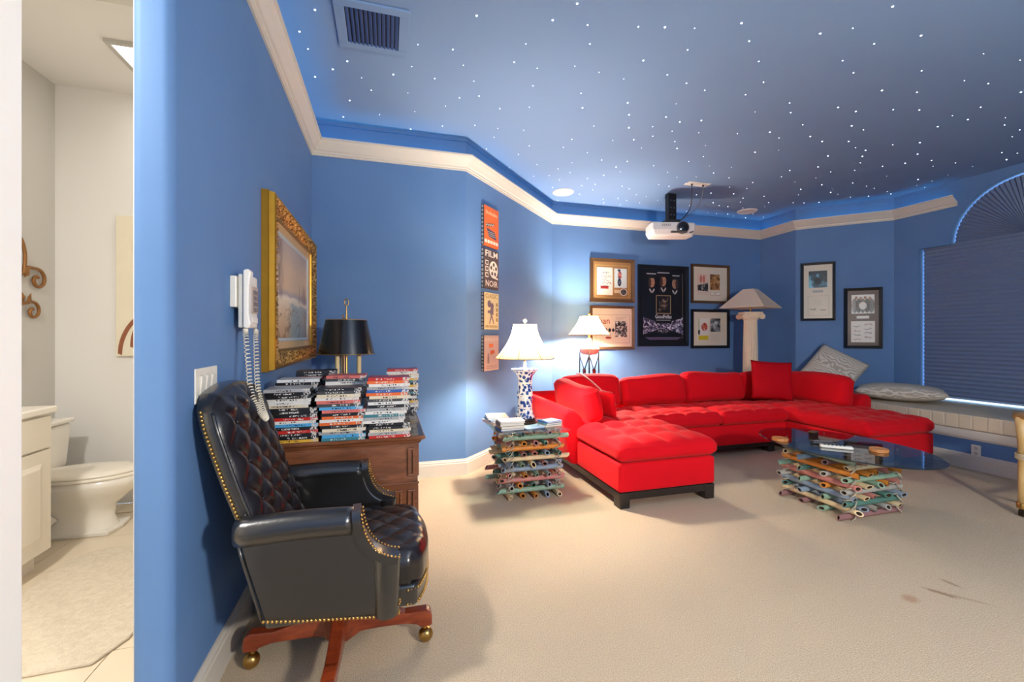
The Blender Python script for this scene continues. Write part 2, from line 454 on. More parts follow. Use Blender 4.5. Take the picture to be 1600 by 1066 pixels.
while len(pts) < 250 and tries < 60000:
    tries += 1
    p = (R.uniform(-.5,6.2), R.uniform(1.2,5.36))
    lat, dep = p[0]*ct-p[1]*st_, p[0]*st_+p[1]*ct
    if not inside(p, ipoly) or dep < 2.2 or abs(lat/dep) > 1.22: continue
    if any((p[0]-q[0])**2+(p[1]-q[1])**2 < .15**2 for q in pts): continue
    if -.32 < p[0] < .16 and 2.4 < p[1] < 2.9: continue
    if (p[0]-2.09)**2+(p[1]-5.0)**2 < .04 or (p[0]-4.93)**2+(p[1]-5.04)**2 < .04: continue
    pts.append(p)
for p in pts:
    o = bpy.data.objects.new('star_light', R.choice(star_me)); COL.objects.link(o); o.parent = ceil; o.location = (p[0],p[1],CH)

# ceiling vent
vt = thing('ceiling_vent', 'blue painted slatted air vent in the star ceiling', 'vent', (-.08,2.64,CH))
mb = MB()
for (x0,x1,y0,y1) in ((-.2,.2,-.2,-.15),(-.2,.2,.15,.2),(-.2,-.145,-.15,.15),(.145,.2,-.15,.15)): mb.box(x0,x1,y0,y1,-.014,0)
mb.build('frame', CEIL, vt, bevel=.003)
MB().box(-.145,.145,-.15,.15,-.002,-.0005).build('dark_backing', mat('vent dark', (14,20,34), .8), vt)
VS = mat('vent slat blue', (84,108,160), .5)
for i in range(12):
    mb = MB(); mb.M = rotm(ry=math.radians(38), loc=(-.132+i*.024,0,-.010)); mb.box(-.010,.010,-.15,.15,-.001,.001)
    mb.build('slat', VS, vt)
for i, (x, y, lab) in enumerate(((2.09,5.0,'round white ceiling speaker above the film signs'),(4.93,5.04,'round white ceiling speaker above the column lamp'))):
    t = thing('ceiling_speaker', lab, 'speaker', (x,y,CH), group='ceiling speakers')
    MB().lathe([(.10,-.006),(.125,-.012),(.133,-.004),(.133,0),(.10,0)], 32, closed=True).build('rim', PLASTIC, t, True)
    MB().lathe([(.101,-.007),(0,-.008)], 32).build('grille', mat('speaker grille', (224,216,206), .7, bump=(260,.4)), t)

# ================================================================== window, blind, bench
SKYF = mat('white window frame', (225,228,232), .5)
win = MB(); xg = WX+WT-.03
win.box(xg,xg+.03,WY0,WY0+.004,WZ0,WZ1); win.box(xg,xg+.03,WY1-.004,WY1,WZ0,WZ1); win.box(xg,xg+.03,WY0,WY1,WZ0,WZ0+.004)
win.box(xg,xg+.03,AC-.02,AC+.02,WZ0,WZ1)
wo = struct(win.build('window_1', SKYF), 'tall arched window behind the blue pleated blind')
MB().box(xg+.012,xg+.016,WY0+.004,WY1-.004,WZ0+.004,WZ1).build('pane', GLASSP, wo)
ap = MB()
fan = [(AC-AR*math.cos(i*PI/32), WZ1+AR*math.sin(i*PI/32)) for i in range(33)]
ap.prism_x(fan, xg+.012, xg+.016); ap.build('arch_pane', GLASSP, wo)
BLIND = mat('slate blue blind fabric', (106,122,152), .8, bump=(300,.08))
bl = thing('window_blind', 'slate blue pleated blind covering the tall window', 'blind', (WX+.075,(WY0+WY1)/2,WZ0))
hw = (WY1-WY0)/2-.013; zb, zc = .028, WZ1-WZ0-.002
mb = MB(); NP = 37; vs = []; fs = []
for i in range(2*NP+1):
    z = zb+.02+(zc-zb-.02)*i/(2*NP); x = -.009 if i % 2 else .009
    vs += [(x,-hw,z),(x,hw,z)]
fs = [(2*i,2*i+1,2*i+3,2*i+2) for i in range(2*NP)]
mb.add(vs, fs); mb.add([(x+.012,y,z) for x,y,z in vs], fs); mb.build('pleated_fabric', BLIND, bl)
MB().box(-.014,.018,-hw,hw,zb,zb+.022).build('bottom_rail', mat('blind rail', (150,168,196), .5), bl, bevel=.003)
MB().box(-.016,.022,-hw,hw,zc-.012,zc).build('head_rail', BLIND, bl)
af = thing('arch_blind', 'slate blue fan pleated blind filling the half-round arch', 'blind', (WX+.085,AC,WZ1))
mb = MB(); NF = 44; ra = AR-.014; vs = [(-.004,0,.004)]; fs = []
for i in range(2*NF+1):
    a = PI*i/(2*NF); x = -.013 if i % 2 else .011
    vs += [(x*.25,-.05*math.cos(a),.004+.05*math.sin(a)), (x,-ra*math.cos(a),.004+(ra-.004)*math.sin(a))]
for i in range(2*NF):
    fs += [(0,1+2*i,3+2*i),(1+2*i,2+2*i,4+2*i,3+2*i)]
mb.add(vs, fs); mb.add([(x+.012,y,z) for x,y,z in vs], fs); mb.build('fan_pleats', BLIND, af)
MB().box(-.028,.03,-AR+.004,AR-.004,-.0015,.014).build('base_rail', BLIND, af)
# window seat
FX = 5.245
bp = [(FX+.02,.72),(FX+.02,4.95),(5.52,4.80),(6.28,4.035),(6.28,1.62),(5.53,.87)]
bn = thing('window_bench', 'built-in window seat with blue front and cream trim board', 'bench', (0,0,0))
MB().prism(bp, .0, .275).build('front_panel', BLUE, bn)
bt = [(FX,.70),(FX,4.97),(5.52,4.80),(6.28,4.035),(6.28,1.62),(5.53,.87)]
mb = MB(); mb.prism(bt, .29, .365); mb.prism([(x+(.008 if x < 5.3 else 0),y) for x,y in bt], .275, .29)
mb.build('seat_board', WHITE, bn, bevel=.004)
mb = MB(); sweep(mb, [(FX+.02,4.9),(FX+.02,.75)], base); mb.build('baseboard', WHITE, bn)
struct(MB().box(6.14,6.279,1.66,4.0,.367,WZ0-.002).build('trim_5', WHITE, bevel=.004), 'cream ledge between the window seat pad and the sill')
sill = MB(); sill.box(6.10,6.40,WY0+.002,WY1-.002,WZ0-.02+.021,WZ0+.008)
struct(sill.build('trim_6', WHITE, bevel=.003), 'cream window sill below the pleated blind')
def canvas(N, L, tc):
    n = noise(N, L, tc.outputs['Object'], 240, 2); return ramp(N, L, n, [(.35, (196,182,158)), (.7, (218,204,180))])
SEATC = tex_mat('oatmeal seat fabric', canvas, .9, .15)
nt = SEATC.node_tree; N_ = nt.nodes; L_ = nt.links; _tc = N_.new('ShaderNodeTexCoord')
_s = math_(N_, L_, 'POWER', math_(N_, L_, 'ABSOLUTE', math_(N_, L_, 'COSINE', math_(N_, L_, 'MULTIPLY', sep(N_, L_, _tc.outputs['Object'])[1], 30))), 40)
_b = N_.new('ShaderNodeBump'); _b.inputs['Strength'].default_value = .5; _b.inputs['Distance'].default_value = .006; _b.invert = True
L_.new(_s, _b.inputs['Height']); L_.new(_b.outputs[0], N_['Principled BSDF'].inputs['Normal'])
o = MB().prism([(5.25,.99),(5.25,4.72),(5.55,4.72),(6.12,4.15),(6.12,1.50),(5.61,.99)], .367, .503).build('bench_pad', SEATC, None, bevel=.016, bseg=3); tag(o, 'long oatmeal seat pad on the window bench', 'seat pad')
# outlet below bench
ot = thing('wall_outlet', 'ivory power outlet on the blue front of the window seat', 'outlet', (FX+.02,2.70,.18))
MB().box(-.006,0,-.035,.035,-.055,.055).build('plate', PLASTIC, ot, bevel=.003)
for dz in (-.024,.024):
    mb = MB(); mb.M = rotm(ry=-PI/2, loc=(-.006,0,dz)); mb.lathe([(.016,0),(.015,.002),(0,.002)], 16)
    s = mb.build('socket', mat('socket face', (204,196,180), .4), ot)
    mb = MB()
    for dy in (-.006,.006): mb.box(-.0088,-.0078,dy-.001,dy+.001,dz-.001,dz+.008)
    mb.build('slot', DARKPL, s)

# ================================================================== framed pictures
def photo(name, a, b, c, scale, seed):
    def f(N, L, tc):
        v = mapping(N, L, tc.outputs['Object'], (1,1,1), (seed,seed*1.7,0))
        return ramp(N, L, noise(N, L, v, scale, 5, .6), [(.36, a), (.5, b), (.64, c)])
    return tex_mat(name, f, .45)
def flat(name, col, rough=.6): return mat('print '+name, col, rough)
def rect(parent, name, x0, x1, z0, z1, y, m):
    return MB().box(x0,x1,y-.0006,y,z0,z1).build(name, m, parent)
def scribble(parent, x, z, wd, ht, y, m, seed, name='signature'):
    rg = random.Random(seed); k = 16
    p = [(x+wd*(i/k-.5)+rg.uniform(-1,1)*wd*.05, y-.0006, z+ht*.5*rg.uniform(-1,1)) for i in range(k)]
    return MB().tube(p, .0022, 4).build(name, m, parent)
INK = flat('ink', (24,24,28))
def framed(name, label, loc, rz, W, H_, fw, fmat, board, fd=.03, inner=None):
    """local frame: x along the wall, -y out of the wall, origin at the picture centre"""
    t = thing(name, label, 'picture', loc, rz)
    a, b = W/2, H_/2
    fr = MB()
    def ring(w0, h0, w1, h1, y0, y1):   # mitred moulding
        o4 = [(-w0,-h0),(w0,-h0),(w0,h0),(-w0,h0)]; i4 = [(-w1,-h1),(w1,-h1),(w1,h1),(-w1,h1)]
        vs = [(x,0,z) for x,z in o4]+[(x,y0,z) for x,z in o4]+[(x,y1,z) for x,z in i4]+[(x,0,z) for x,z in i4]
        fs = []
        for k in range(4):
            l = (k+1) % 4
            fs += [(k,l,l+4,k+4),(k+4,l+4,l+8,k+8),(k+8,l+8,l+12,k+12)]
        fr.add(vs, fs)
    ring(a,b,a-fw,b-fw,-fd,-fd*.7)
    fr.build('frame', fmat, t)
    MB().box(-a+fw*.9,a-fw*.9,-.010,-.002,-b+fw*.9,b-fw*.9).build('mat_board', board, t)
    if inner: inner(t)
    MB().box(-a+fw*.95,a-fw*.95,-fd*.62,-fd*.56,-b+fw*.95,b-fw*.95).build('glass_pane', GLASSP, t)
    return t
YB = 5.42
MB_CREAM = flat('cream mat', (226,212,190)); MB_TAN = mat('tan suede mat', (168,122,74), .9, var=(40,.1)); MB_BROWN = mat('brown mat', (98,72,62), .9)
MB_BLACK = flat('black mat', (12,12,15), .4)
PAPER = flat('paper', (236,228,216)); GOLDL = flat('gold line', (206,170,96), .4)
_fr = framed('framed_memorabilia', 'dark bronze frame with tan suede mat, signed sheet and round medallion', (2.995,YB-.001,2.015), 0, .68,.60,.045,BRONZE,MB_TAN, .035, None)
def flatten(t, cx, cz, rx, rz, y, m, name='printed_figure', n=18):
    mb = MB(); mb.add([(cx+rx*math.cos(2*PI*i/n),y,cz+rz*math.sin(2*PI*i/n)) for i in range(n)], [tuple(range(n))]); return mb.build(name, m, t)
def in1b(t):
    for (x0,x1,z0,z1) in ((-.262,-.254,-.235,.212),(.254,.262,-.235,.212),(-.254,.254,-.235,-.228),(-.254,.254,.205,.212)): rect(t,'gold_line',x0,x1,z0,z1,-.0105,GOLDL)
    rect(t,'print',-.235,.005,-.20,.18,-.0115,PAPER); rect(t,'print',.03,.225,-.095,.17,-.0115,flat('pale', (214,226,226)))
    rect(t,'title_strip',-.18,-.06,-.115,-.075,-.0125,flat('red', (176,44,36)))
    for i in range(5): scribble(t, -.115+.03*(i%2), .10-.045*i, .16, .04, -.0125, flat('blueink',(44,62,104)) if i < 3 else INK, 30+i)
    flatten(t,.115,.075,.03,.06,-.0125,photo('costume', (60,84,120), (186,60,50), (230,200,170), 26, 3))
    flatten(t,.105,.145,.025,.018,-.0126,flat('hat', (60,72,90))); flatten(t,.11,-.02,.03,.055,-.0127,photo('boots', (30,34,50), (50,60,84), (120,130,150), 30, 5))
    rect(t,'caption_plate',.03,.115,-.17,-.125,-.0115,flat('plate', (214,190,150)))
    flatten(t,.175,-.155,.058,.05,-.0120,PAPER,'medallion_rim',28); flatten(t,.175,-.155,.048,.041,-.0124,photo('reelcoin', (30,26,24), (70,64,60), (150,140,128), 60, 9),'medallion',28)
in1b(_fr)
def in2(t):
    for (x0,x1,z0,z1) in ((-.25,.27,.175,.179),(-.25,.27,-.215,-.211),(-.25,-.246,-.215,.179),(.266,.27,-.215,.179)): rect(t,'thin_line',x0,x1,z0,z1,-.0105,flat('brownline',(160,120,90)))
    M_ = rotm(rx=PI/2, loc=(-.12,-.0115,.09)); text('han', .12, flat('rust', (160,70,46)), t, M_)
    for i, (x,wd) in enumerate(((-.10,.05),(-.04,.045),(.015,.04))): flatten(t,x,-.035,wd*.5,.026,-.0115,INK,'printed_shape',10)
    flatten(t,-.06,-.14,.05,.018,-.0115,flat('rust', (160,70,46)),'printed_shape',9)
    rect(t,'photograph',.045,.23,-.13,.09,-.0115,photo('bwfilm', (16,14,14), (90,86,82), (232,226,214), 30, 11))
    for i in range(3): rect(t,'caption_line',.05,.22-.03*i,.14-.018*i,.146-.018*i,-.0115,flat('faint',(186,168,146)))
framed('framed_print', 'bronze frame with cream mat and brown lettering behind the stand lamp', (2.995,YB-.001,1.365), 0, .68,.60,.035,BRONZE,MB_CREAM,.03,in2)
def in3(t):
    GP = photo('city lights', (16,14,26), (92,84,116), (228,222,232), 34, 15)
    rect(t,'poster_sheet',-.345,.345,-.50,.50,-.0112,mat('dark poster', (14,13,18), .35))
    rect(t,'cream_line',.318,.323,-.46,.47,-.0119,flat('tan line', (150,130,100)))
    for (x,z) in ((-.19,.335),(0,.355),(.19,.325)):
        flatten(t,x,z,.046,.074,-.0125,mat('soft portrait tone', (176,126,96), .6, var=(9,.45)),'portrait_oval',20)
        flatten(t,x,z+.074,.044,.018,-.0128,flat('dark hair', (26,20,18)),'portrait_hair',16)
        for s in (-1,1): MB().add([(x+s*.036,-.0128,z-.085),(x+s*.044,-.0128,z-.11),(x+s*.006,-.0128,z-.16),(x+s*.004,-.0128,z-.13)],[(0,1,2,3)]).build('portrait_collar', flat('collar', (196,190,188)), t)
        for s in (-1,1): flatten(t,x+s*.017,z+.016,.009,.004,-.0130,flat('dark hair', (26,20,18)),'portrait_eye',8)
        flatten(t,x,z-.036,.014,.0035,-.0130,flat('portrait lip', (120,60,52)),'portrait_mouth',8)
        flatten(t,x-.034*(1 if x <= 0 else -1),z-.005,.024,.07,-.01265,flat('portrait shadow', (70,44,36)),'portrait_shadow',16)
    for (x,z,wd) in ((-.20,.455,.15),(0,.475,.20),(.21,.44,.12)):
        rect(t,'name_line',x-wd/2,x+wd/2,z-.008,z+.008,-.0125,flat('namegrey', (176,172,172)))
    rect(t,'inset_frame',-.125,.125,-.115,.155,-.0127,flat('insetgold', (150,126,92))); rect(t,'inset_mat',-.11,.11,-.10,.14,-.0133,MB_BLACK); rect(t,'photograph',-.075,.075,-.085,.115,-.0139,photo('group', (16,14,14), (56,46,42), (150,124,104), 22, 17))
    text('GoodFellas', .075, flat('titlewhite', (230,226,224)), t, rotm(rx=PI/2, loc=(0,-.0125,-.155)), width=.27)
    rect(t,'caption_line',-.12,.12,-.21,-.20,-.0125,flat('namegrey', (176,172,172)))
    for s in (-1,1):
        pr = MB().add([(s*.33,-.0125,-.16),(s*.33,-.0125,-.41),(s*.09,-.0125,-.34),(s*.14,-.0125,-.22)],[(0,1,2,3)]).build('printed_skyline', GP, t)
    MB().add([(-.10,-.0124,-.25),(.10,-.0124,-.25),(.16,-.0124,-.33),(-.16,-.0124,-.33)],[(0,1,2,3)]).build('printed_skyline', GP, t)
    flatten(t,0,-.36,.10,.03,-.0126,photo('bridge', (10,10,14), (30,28,40), (190,186,196), 60, 19),'printed_shape')
    for i in range(4): rect(t,'credit_line',-.30+.02*i,.30-.02*i,-.455-.010*i,-.450-.010*i,-.0125,flat('creditlilac', (126,116,148)))
framed('movie_poster', 'large black framed dark movie poster with small framed photo at its middle', (3.812,YB-.001,1.68), 0, .83,1.155,.05,BLACKW,MB_BLACK,.035,in3)
def in4(t):
    rect(t,'print',-.235,-.03,-.16,.155,-.0112,flat('pinkpaper', (226,200,180))); rect(t,'photograph',-.005,.17,-.085,.145,-.0115,photo('sepia', (88,52,24), (164,110,58), (206,160,104), 20, 21))
    for x in (-.165,-.115): flatten(t,x,.07,.022,.06,-.0122,flat('dancer', (206,120,104)),'printed_figure')
    MB().add([(-.225,-.012,-.02),(-.04,-.012,.02),(-.04,-.012,-.11),(-.225,-.012,-.10)],[(0,1,2,3)]).build('printed_shape', photo('blacktype', (20,20,22), (40,40,42), (190,180,170), 40, 23), t)
    for x in (.0,.10): rect(t,'caption_frame',x,x+.075,-.165,-.115,-.0115,flat('brownline',(160,120,90))); rect(t,'caption_card',x+.005,x+.07,-.16,-.12,-.0122,PAPER)
framed('framed_print', 'bronze frame with cream mat, playbill and sepia photo of two figures', (4.618,YB-.001,2.02), 0, .675,.575,.038,BRONZE,MB_CREAM,.03,in4)
def in5(t):
    rect(t,'print',-.23,-.03,-.17,.155,-.0112,flat('whitepaper', (230,222,212))); rect(t,'photograph',.0,.18,-.045,.155,-.0115,photo('greyphoto', (40,42,46), (130,130,132), (206,204,204), 16, 25))
    rect(t,'printed_band',-.21,-.035,-.165,-.10,-.0122,flat('yellow', (214,190,40)))
    rect(t,'printed_band',-.215,-.19,-.02,.155,-.0122,flat('greenish', (190,196,140)))
    flatten(t,-.105,.03,.055,.06,-.0122,photo('redblob', (170,40,34), (206,90,60), (236,220,200), 24, 27),'printed_shape'); flatten(t,-.20,-.045,.016,.05,-.0126,INK,'printed_figure')
    for i in range(6): rect(t,'caption_line',.0,.17-.02*(i%3),-.08-.018*i,-.076-.018*i,-.0115,flat('faintgrey',(196,188,180)))
framed('framed_print', 'black frame with cream mat, yellow banded playbill and grey photo', (4.618,YB-.001,1.355), 0, .675,.575,.04,BLACKW,MB_CREAM,.03,in5)
# right diagonal wall pictures
aR = math.atan2(PW[6][1]-PW[5][1], PW[6][0]-PW[5][0])
def on_diag(s, a, b): return (a[0]+(b[0]-a[0])*s, a[1]+(b[1]-a[1])*s)
def in6(t):
    rect(t,'photograph',-.105,.105,.055,.285,-.0112,photo('teal scene', (10,22,34), (24,84,110), (120,190,210), 9, 31)); rect(t,'title_strip',-.105,.105,.245,.285,-.0118,flat('tealdark', (54,58,62)))
    flatten(t,.0,.14,.045,.05,-.0118,flat('navy', (12,20,32)),'printed_shape')
    rect(t,'caption_card',-.06,.06,-.015,.02,-.0112,flat('captiongrey', (176,172,168)))
    for (x0,x1,z0,z1) in ((-.115,.125,-.06,-.056),(-.115,.125,-.33,-.326),(-.115,-.111,-.33,-.056),(.121,.125,-.33,-.056)): rect(t,'thin_line',x0,x1,z0,z1,-.0112,flat('faint',(186,168,146)))
    for i in range(3): rect(t,'caption_line',-.05+.01*i,.05,-.125-.03*i,-.122-.03*i,-.0112,flat('faint',(186,168,146)))
    scribble(t,-.05,-.245,.07,.035,-.0112,INK,41); scribble(t,.06,-.25,.07,.02,-.0112,INK,42)
p = on_diag(.24, PW[5], PW[6])
framed('framed_print', 'tall black frame with cream mat, teal scene and signed sheet', (p[0],p[1],1.86), aR, .39,.80,.032,BLACKW,MB_CREAM,.035,in6)
def in7(t):
    rect(t,'photograph',-.12,.12,.06,.31,-.0112,PAPER)
    for i in range(5): flatten(t,-.088+.044*i,.165,.032,.095,-.0118,photo('suits', (22,18,20), (40,32,32), (90,74,66), 20, 33),'printed_figure')
    for i in range(4): flatten(t,-.07+.047*i,.27-.008*(i%2),.016,.02,-.0124,mat('soft portrait tone', (176,126,96), .6, var=(9,.45)),'printed_head')
    flatten(t,.0,.165,.04,.05,-.0126,PAPER,'printed_figure'); rect(t,'caption_card',-.065,.065,-.005,.03,-.0112,PAPER)
    rect(t,'print',-.125,.125,-.32,-.04,-.0112,flat('signed', (232,220,208)))
    for i in range(8): scribble(t,(-.06 if i % 2 else .055),-.085-.028*i,.085,.03,-.0118,INK if i % 3 else flat('redink',(150,70,60)),50+i)
p = on_diag(.70, PW[5], PW[6])
framed('framed_print', 'tall black frame with brown mat, group photo and signature sheet', (p[0],p[1],1.485), aR, .40,.80,.036,BLACKW,MB_BROWN,.04,in7)

# film signs on the left diagonal wall
aL = math.atan2(PW[3][1]-PW[2][1], PW[3][0]-PW[2][0])
pS = on_diag(.198, PW[2], PW[3])
def sign(label, z, h, face):
    t = thing('film_sign', label, 'sign', (pS[0],pS[1],z), aL, 'film signs on the angled wall')
    MB().box(-.145,.145,-.030,-.002,-h/2,h/2).build('panel', face, t, bevel=.002)
    e = MB(); 
    e.box(-.152,-.145,-.032,-.002,-h/2,h/2); e.build('film_edge', flat('film edge', (46,46,50)), t)
    n = 10
    for i in range(n):
        zc_ = -h/2+h*(i+.5)/n; MB().box(-.1535,-.1518,-.026,-.008,zc_-h*.032,zc_+h*.032).build('sprocket_hole', flat('sprocket', (150,152,158)), t)
    return t
def arcp(cx, cz, r, y, m, t, name, n=20, rz=None): return flatten(t,cx,cz,r,rz or r,y,m,name,n)
OR = flat('orange sign', (224,104,44)); DB = flat('dark brown sign', (84,66,62)); YL = flat('pale yellow sign', (228,214,160)); BG = flat('beige sign', (224,206,186))
CRM = flat('cream ink', (238,226,204)); DK = flat('dark ink', (52,48,52)); PUR = flat('purple grey ink', (118,104,116)); GLD = flat('gold ink', (170,140,70)); ORI = flat('orange ink', (222,120,50))
yf = -.0308
t = sign('orange film sign with a clapperboard, topmost on the angled wall', 2.32, .385, OR)
for i in range(9): rect(t,'printed_letter',-.115+.026*i,-.098+.026*i,.115,.150-.006*(i%3),yf,flat('peach ink', (240,180,130)))
MB().add([(-.10,yf,-.02),(.06,yf,-.04),(.10,yf,-.115),(-.05,yf,-.10)],[(0,1,2,3)]).build('printed_clapperboard', flat('slate ink', (70,66,86)), t)
MB().add([(-.115,yf,.015),(.05,yf,.045),(.05,yf,.02),(-.11,yf,-.012)],[(0,1,2,3)]).build('printed_clapper_arm', DK, t)
for i in range(4): MB().add([(-.10+.04*i,yf-.0004,.015+.006*i),(-.082+.04*i,yf-.0004,.018+.006*i),(-.088+.04*i,yf-.0004,.0+.006*i),(-.106+.04*i,yf-.0004,-.004+.006*i)],[(0,1,2,3)]).build('clapper_stripe', CRM, t)
for i in range(3): rect(t,'slate_line',-.07+.01*i,.06+.012*i,-.055-.018*i,-.052-.018*i,yf-.0002,CRM)
for i in range(5): rect(t,'film_cell',-.135+.055*i,-.092+.055*i,-.165,-.135,yf,CRM)
t = sign('dark brown sign reading FILM NOIR with a film reel', 1.905, .385, DB)
text('FILM', .085, CRM, t, rotm(rx=PI/2, loc=(0,yf,.145)), width=.24); text('NOIR', .085, CRM, t, rotm(rx=PI/2, loc=(0,yf,-.145)), width=.24)
arcp(.04,0,.085,yf,CRM,t,'printed_reel',28)
for i in range(5): a = 2*PI*i/5+.3; arcp(.04+.05*math.cos(a),.05*math.sin(a),.02,yf-.0005,DB,t,'reel_hole',12)
arcp(.04,0,.010,yf-.0005,DB,t,'reel_hole',10); MB().add([(.05,yf-.0003,-.085),(.13,yf-.0003,-.095),(.125,yf-.0003,-.075),(.06,yf-.0003,-.07)],[(0,1,2,3)]).build('printed_film_tail', CRM, t)
for i in range(3): rect(t,'film_cell',-.12,-.065,-.085+.06*i,-.04+.06*i,yf,CRM); rect(t,'film_cell_dark',-.112,-.073,-.077+.06*i,-.048+.06*i,yf-.0006,DB)
t = sign('pale yellow sign reading CLASSIC with an old movie camera', 1.493, .36, YL)
text('CLASSIC', .06, GLD, t, rotm(rx=PI/2, loc=(0,yf,.145)), width=.24); [rect(t,'printed_letter',-.12+.027*i,-.103+.027*i,-.162,-.140+.004*(i%2),yf,GLD) for i in range(9)]
arcp(-.045,.07,.035,yf,PUR,t,'printed_reel'); arcp(.01,.05,.032,yf,PUR,t,'printed_reel'); rect(t,'printed_camera',-.03,.035,-.035,.025,yf-.0004,PUR); rect(t,'printed_lens',-.075,-.03,-.02,.005,yf-.0003,PUR)
MB().add([(-.012,yf,-.035),(.012,yf,-.035),(.05,yf,-.125),(.035,yf,-.125),(0,yf,-.06),(-.035,yf,-.125),(-.05,yf,-.125)],[(0,1,2,3,4,5,6)]).build('printed_tripod', PUR, t)
for i in range(4): rect(t,'film_cell',.088,.122,-.10+.05*i,-.065+.05*i,yf,GLD)
t = sign('beige sign with two orange stubs and a bottle, lowest on the angled wall', 1.082, .345, BG)
for i in range(5): rect(t,'film_cell',-.135+.055*i,-.09+.055*i,.115,.152,yf,CRM)
rect(t,'printed_ticket',-.05,.03,.055,.09,yf,ORI); MB().add([(-.03,yf,-.02),(.06,yf,-.005),(.055,yf,.03),(-.02,yf,.025)],[(0,1,2,3)]).build('printed_ticket', ORI, t)
MB().add([(-.085,yf,-.10),(-.045,yf,-.10),(-.048,yf,-.04),(-.058,yf,0),(-.072,yf,0),(-.08,yf,-.04)],[(0,1,2,3,4,5)]).build('printed_bottle', flat('bottlegrey', (150,140,134)), t)
for i in range(2): rect(t,'printed_letters',-.11,.12,-.155+.02*i,-.143+.02*i,yf,flat('faintletters', (196,178,160)))

# ================================================================== projector
pj = thing('ceiling_projector', 'white ceiling projector with dark lens hanging from a black mount', 'projector', (3.42,4.70,CH))
MB().box(-.06,.06,-.03,.03,-.012,0).build('ceiling_plate', DARKPL, pj)
mb = MB(); mb.box(-.058,.058,-.035,.035,-.335,-.012); mb.build('mount_column', mat('black mount', (16,16,20), .45), pj, bevel=.004)
for i in range(3):
    for s in (-.022,.022):
        mb = MB(); mb.M = rotm(rx=PI/2, loc=(s,-.0352,-.09-.09*i)); mb.lathe([(.007,0),(.005,.003),(0,.003)], 8); mb.build('screw', mat('screw steel', (190,190,200), .3, 1), pj)
PJW = mat('projector shell', (226,220,212), .35)
pb = MB(); pb.M = rotm(rz=math.radians(-14), loc=(0,0,-.462))
prof = [(-.30,-.10),(-.28,-.155),(.05,-.17),(.24,-.14),(.28,-.06),(.27,.13),(-.27,.15)]
n = len(prof)
vs = [(x,y,.070) for x,y in prof]+[(x,y,-.02) for x,y in prof]+[(x*.9,y*.85,-.085) for x,y in prof]
fs = [(i,(i+1)%n,(i+1)%n+n,i+n) for i in range(n)]+[(i+n,(i+1)%n+n,(i+1)%n+2*n,i+2*n) for i in range(n)]+[tuple(range(n)),tuple(range(2*n,3*n))]
pb.add(vs, fs); pb.build('shell', PJW, pj, bevel=.012, bseg=3)
br = MB(); br.M = rotm(rz=math.radians(-14), loc=(0,0,-.36)); br.box(-.13,.27,-.03,.03,-.03,-.008); br.box(-.28,.0,-.05,-.03,-.03,-.012); br.box(-.09,.09,-.07,.07,-.012,.025)
br.build('mount_bracket', mat('black mount', (16,16,20), .45), pj)
lens = MB(); lens.M = rotm(rx=PI/2, rz=math.radians(-14), loc=(.035,-.175,-.462)) ; lens.lathe([(.074,-.03),(.074,.03),(.066,.036),(.06,.01),(0,.004)], 28); lens.build('lens_barrel', mat('grey lens barrel', (120,112,108), .35, .4), pj, True)
lens = MB(); lens.M = rotm(rx=PI/2, rz=math.radians(-14), loc=(.033,-.182,-.462)); lens.lathe([(.058,.02),(.036,.029),(0,.032)], 24); lens.build('lens_glass', mat('lens glass', (10,12,18), .05, coat=1), pj, True)
gr = MB(); gr.M = rotm(rx=PI/2, rz=math.radians(-14), loc=(.155,-.150,-.472)); gr.lathe([(.048,-.01),(.048,.03),(.03,.032),(0,.026)], 22); gr.build('vent_grille', mat('brown grille', (86,74,66), .5), pj, True)
ug = MB(); ug.M = rotm(rz=math.radians(-14), loc=(-.06,-.172,-.515)); ug.box(-.05,.14,-.016,.01,-.012,.008); ug.build('lower_lip', mat('brown grille', (86,74,66), .5), pj)
for i in range(5):
    q = MB(); q.M = rotm(rz=math.radians(-14), loc=(-.20+.022*i,-.118-.0055*i,-.43)); q.box(-.006,.006,-.006,.0,-.012,.014); q.build('side_vent', mat('vent grey', (170,164,158), .5), pj)
for i, (x, y) in enumerate(((3.415,4.30),(3.57,4.30))):
    t = thing('ceiling_jack_plate', ['white ceiling cable plate nearer the projector column','white ceiling cable plate beside its twin, further from the projector column'][i], 'cable plate', (x,y,CH))
    MB().box(-.07,.07,-.055,.055,-.008,0).build('plate', PLASTIC, t, bevel=.002)
    MB().lathe([(.012,-.022),(.012,-.008)], 10).build('plug', DARKPL, t)
def bez(p0,p1,p2,p3,n=20):
    out = []
    for i in range(n+1):
        s = i/n; out.append(tuple((1-s)**3*a+3*(1-s)**2*s*b+3*(1-s)*s*s*c+s**3*d for a,b,c,d in zip(p0,p1,p2,p3)))
    return out
tag(MB().tube(bez((3.415,4.30,CH-.02),(3.42,4.32,2.78),(3.60,4.50,2.80),(3.49,4.64,2.67)), .006, 6).build('projector_cable', DARKPL, None, 'all'), 'thick dark cable from the ceiling plate to the projector', 'cable')
tag(MB().tube(bez((3.57,4.30,CH-.02),(3.60,4.32,2.80),(3.62,4.55,2.75),(3.49,4.69,2.68)), .0045, 6).build('projector_cable', mat('grey cable', (110,108,112), .5), None, 'all'), 'thin grey cable from the ceiling plate to the projector', 'cable')

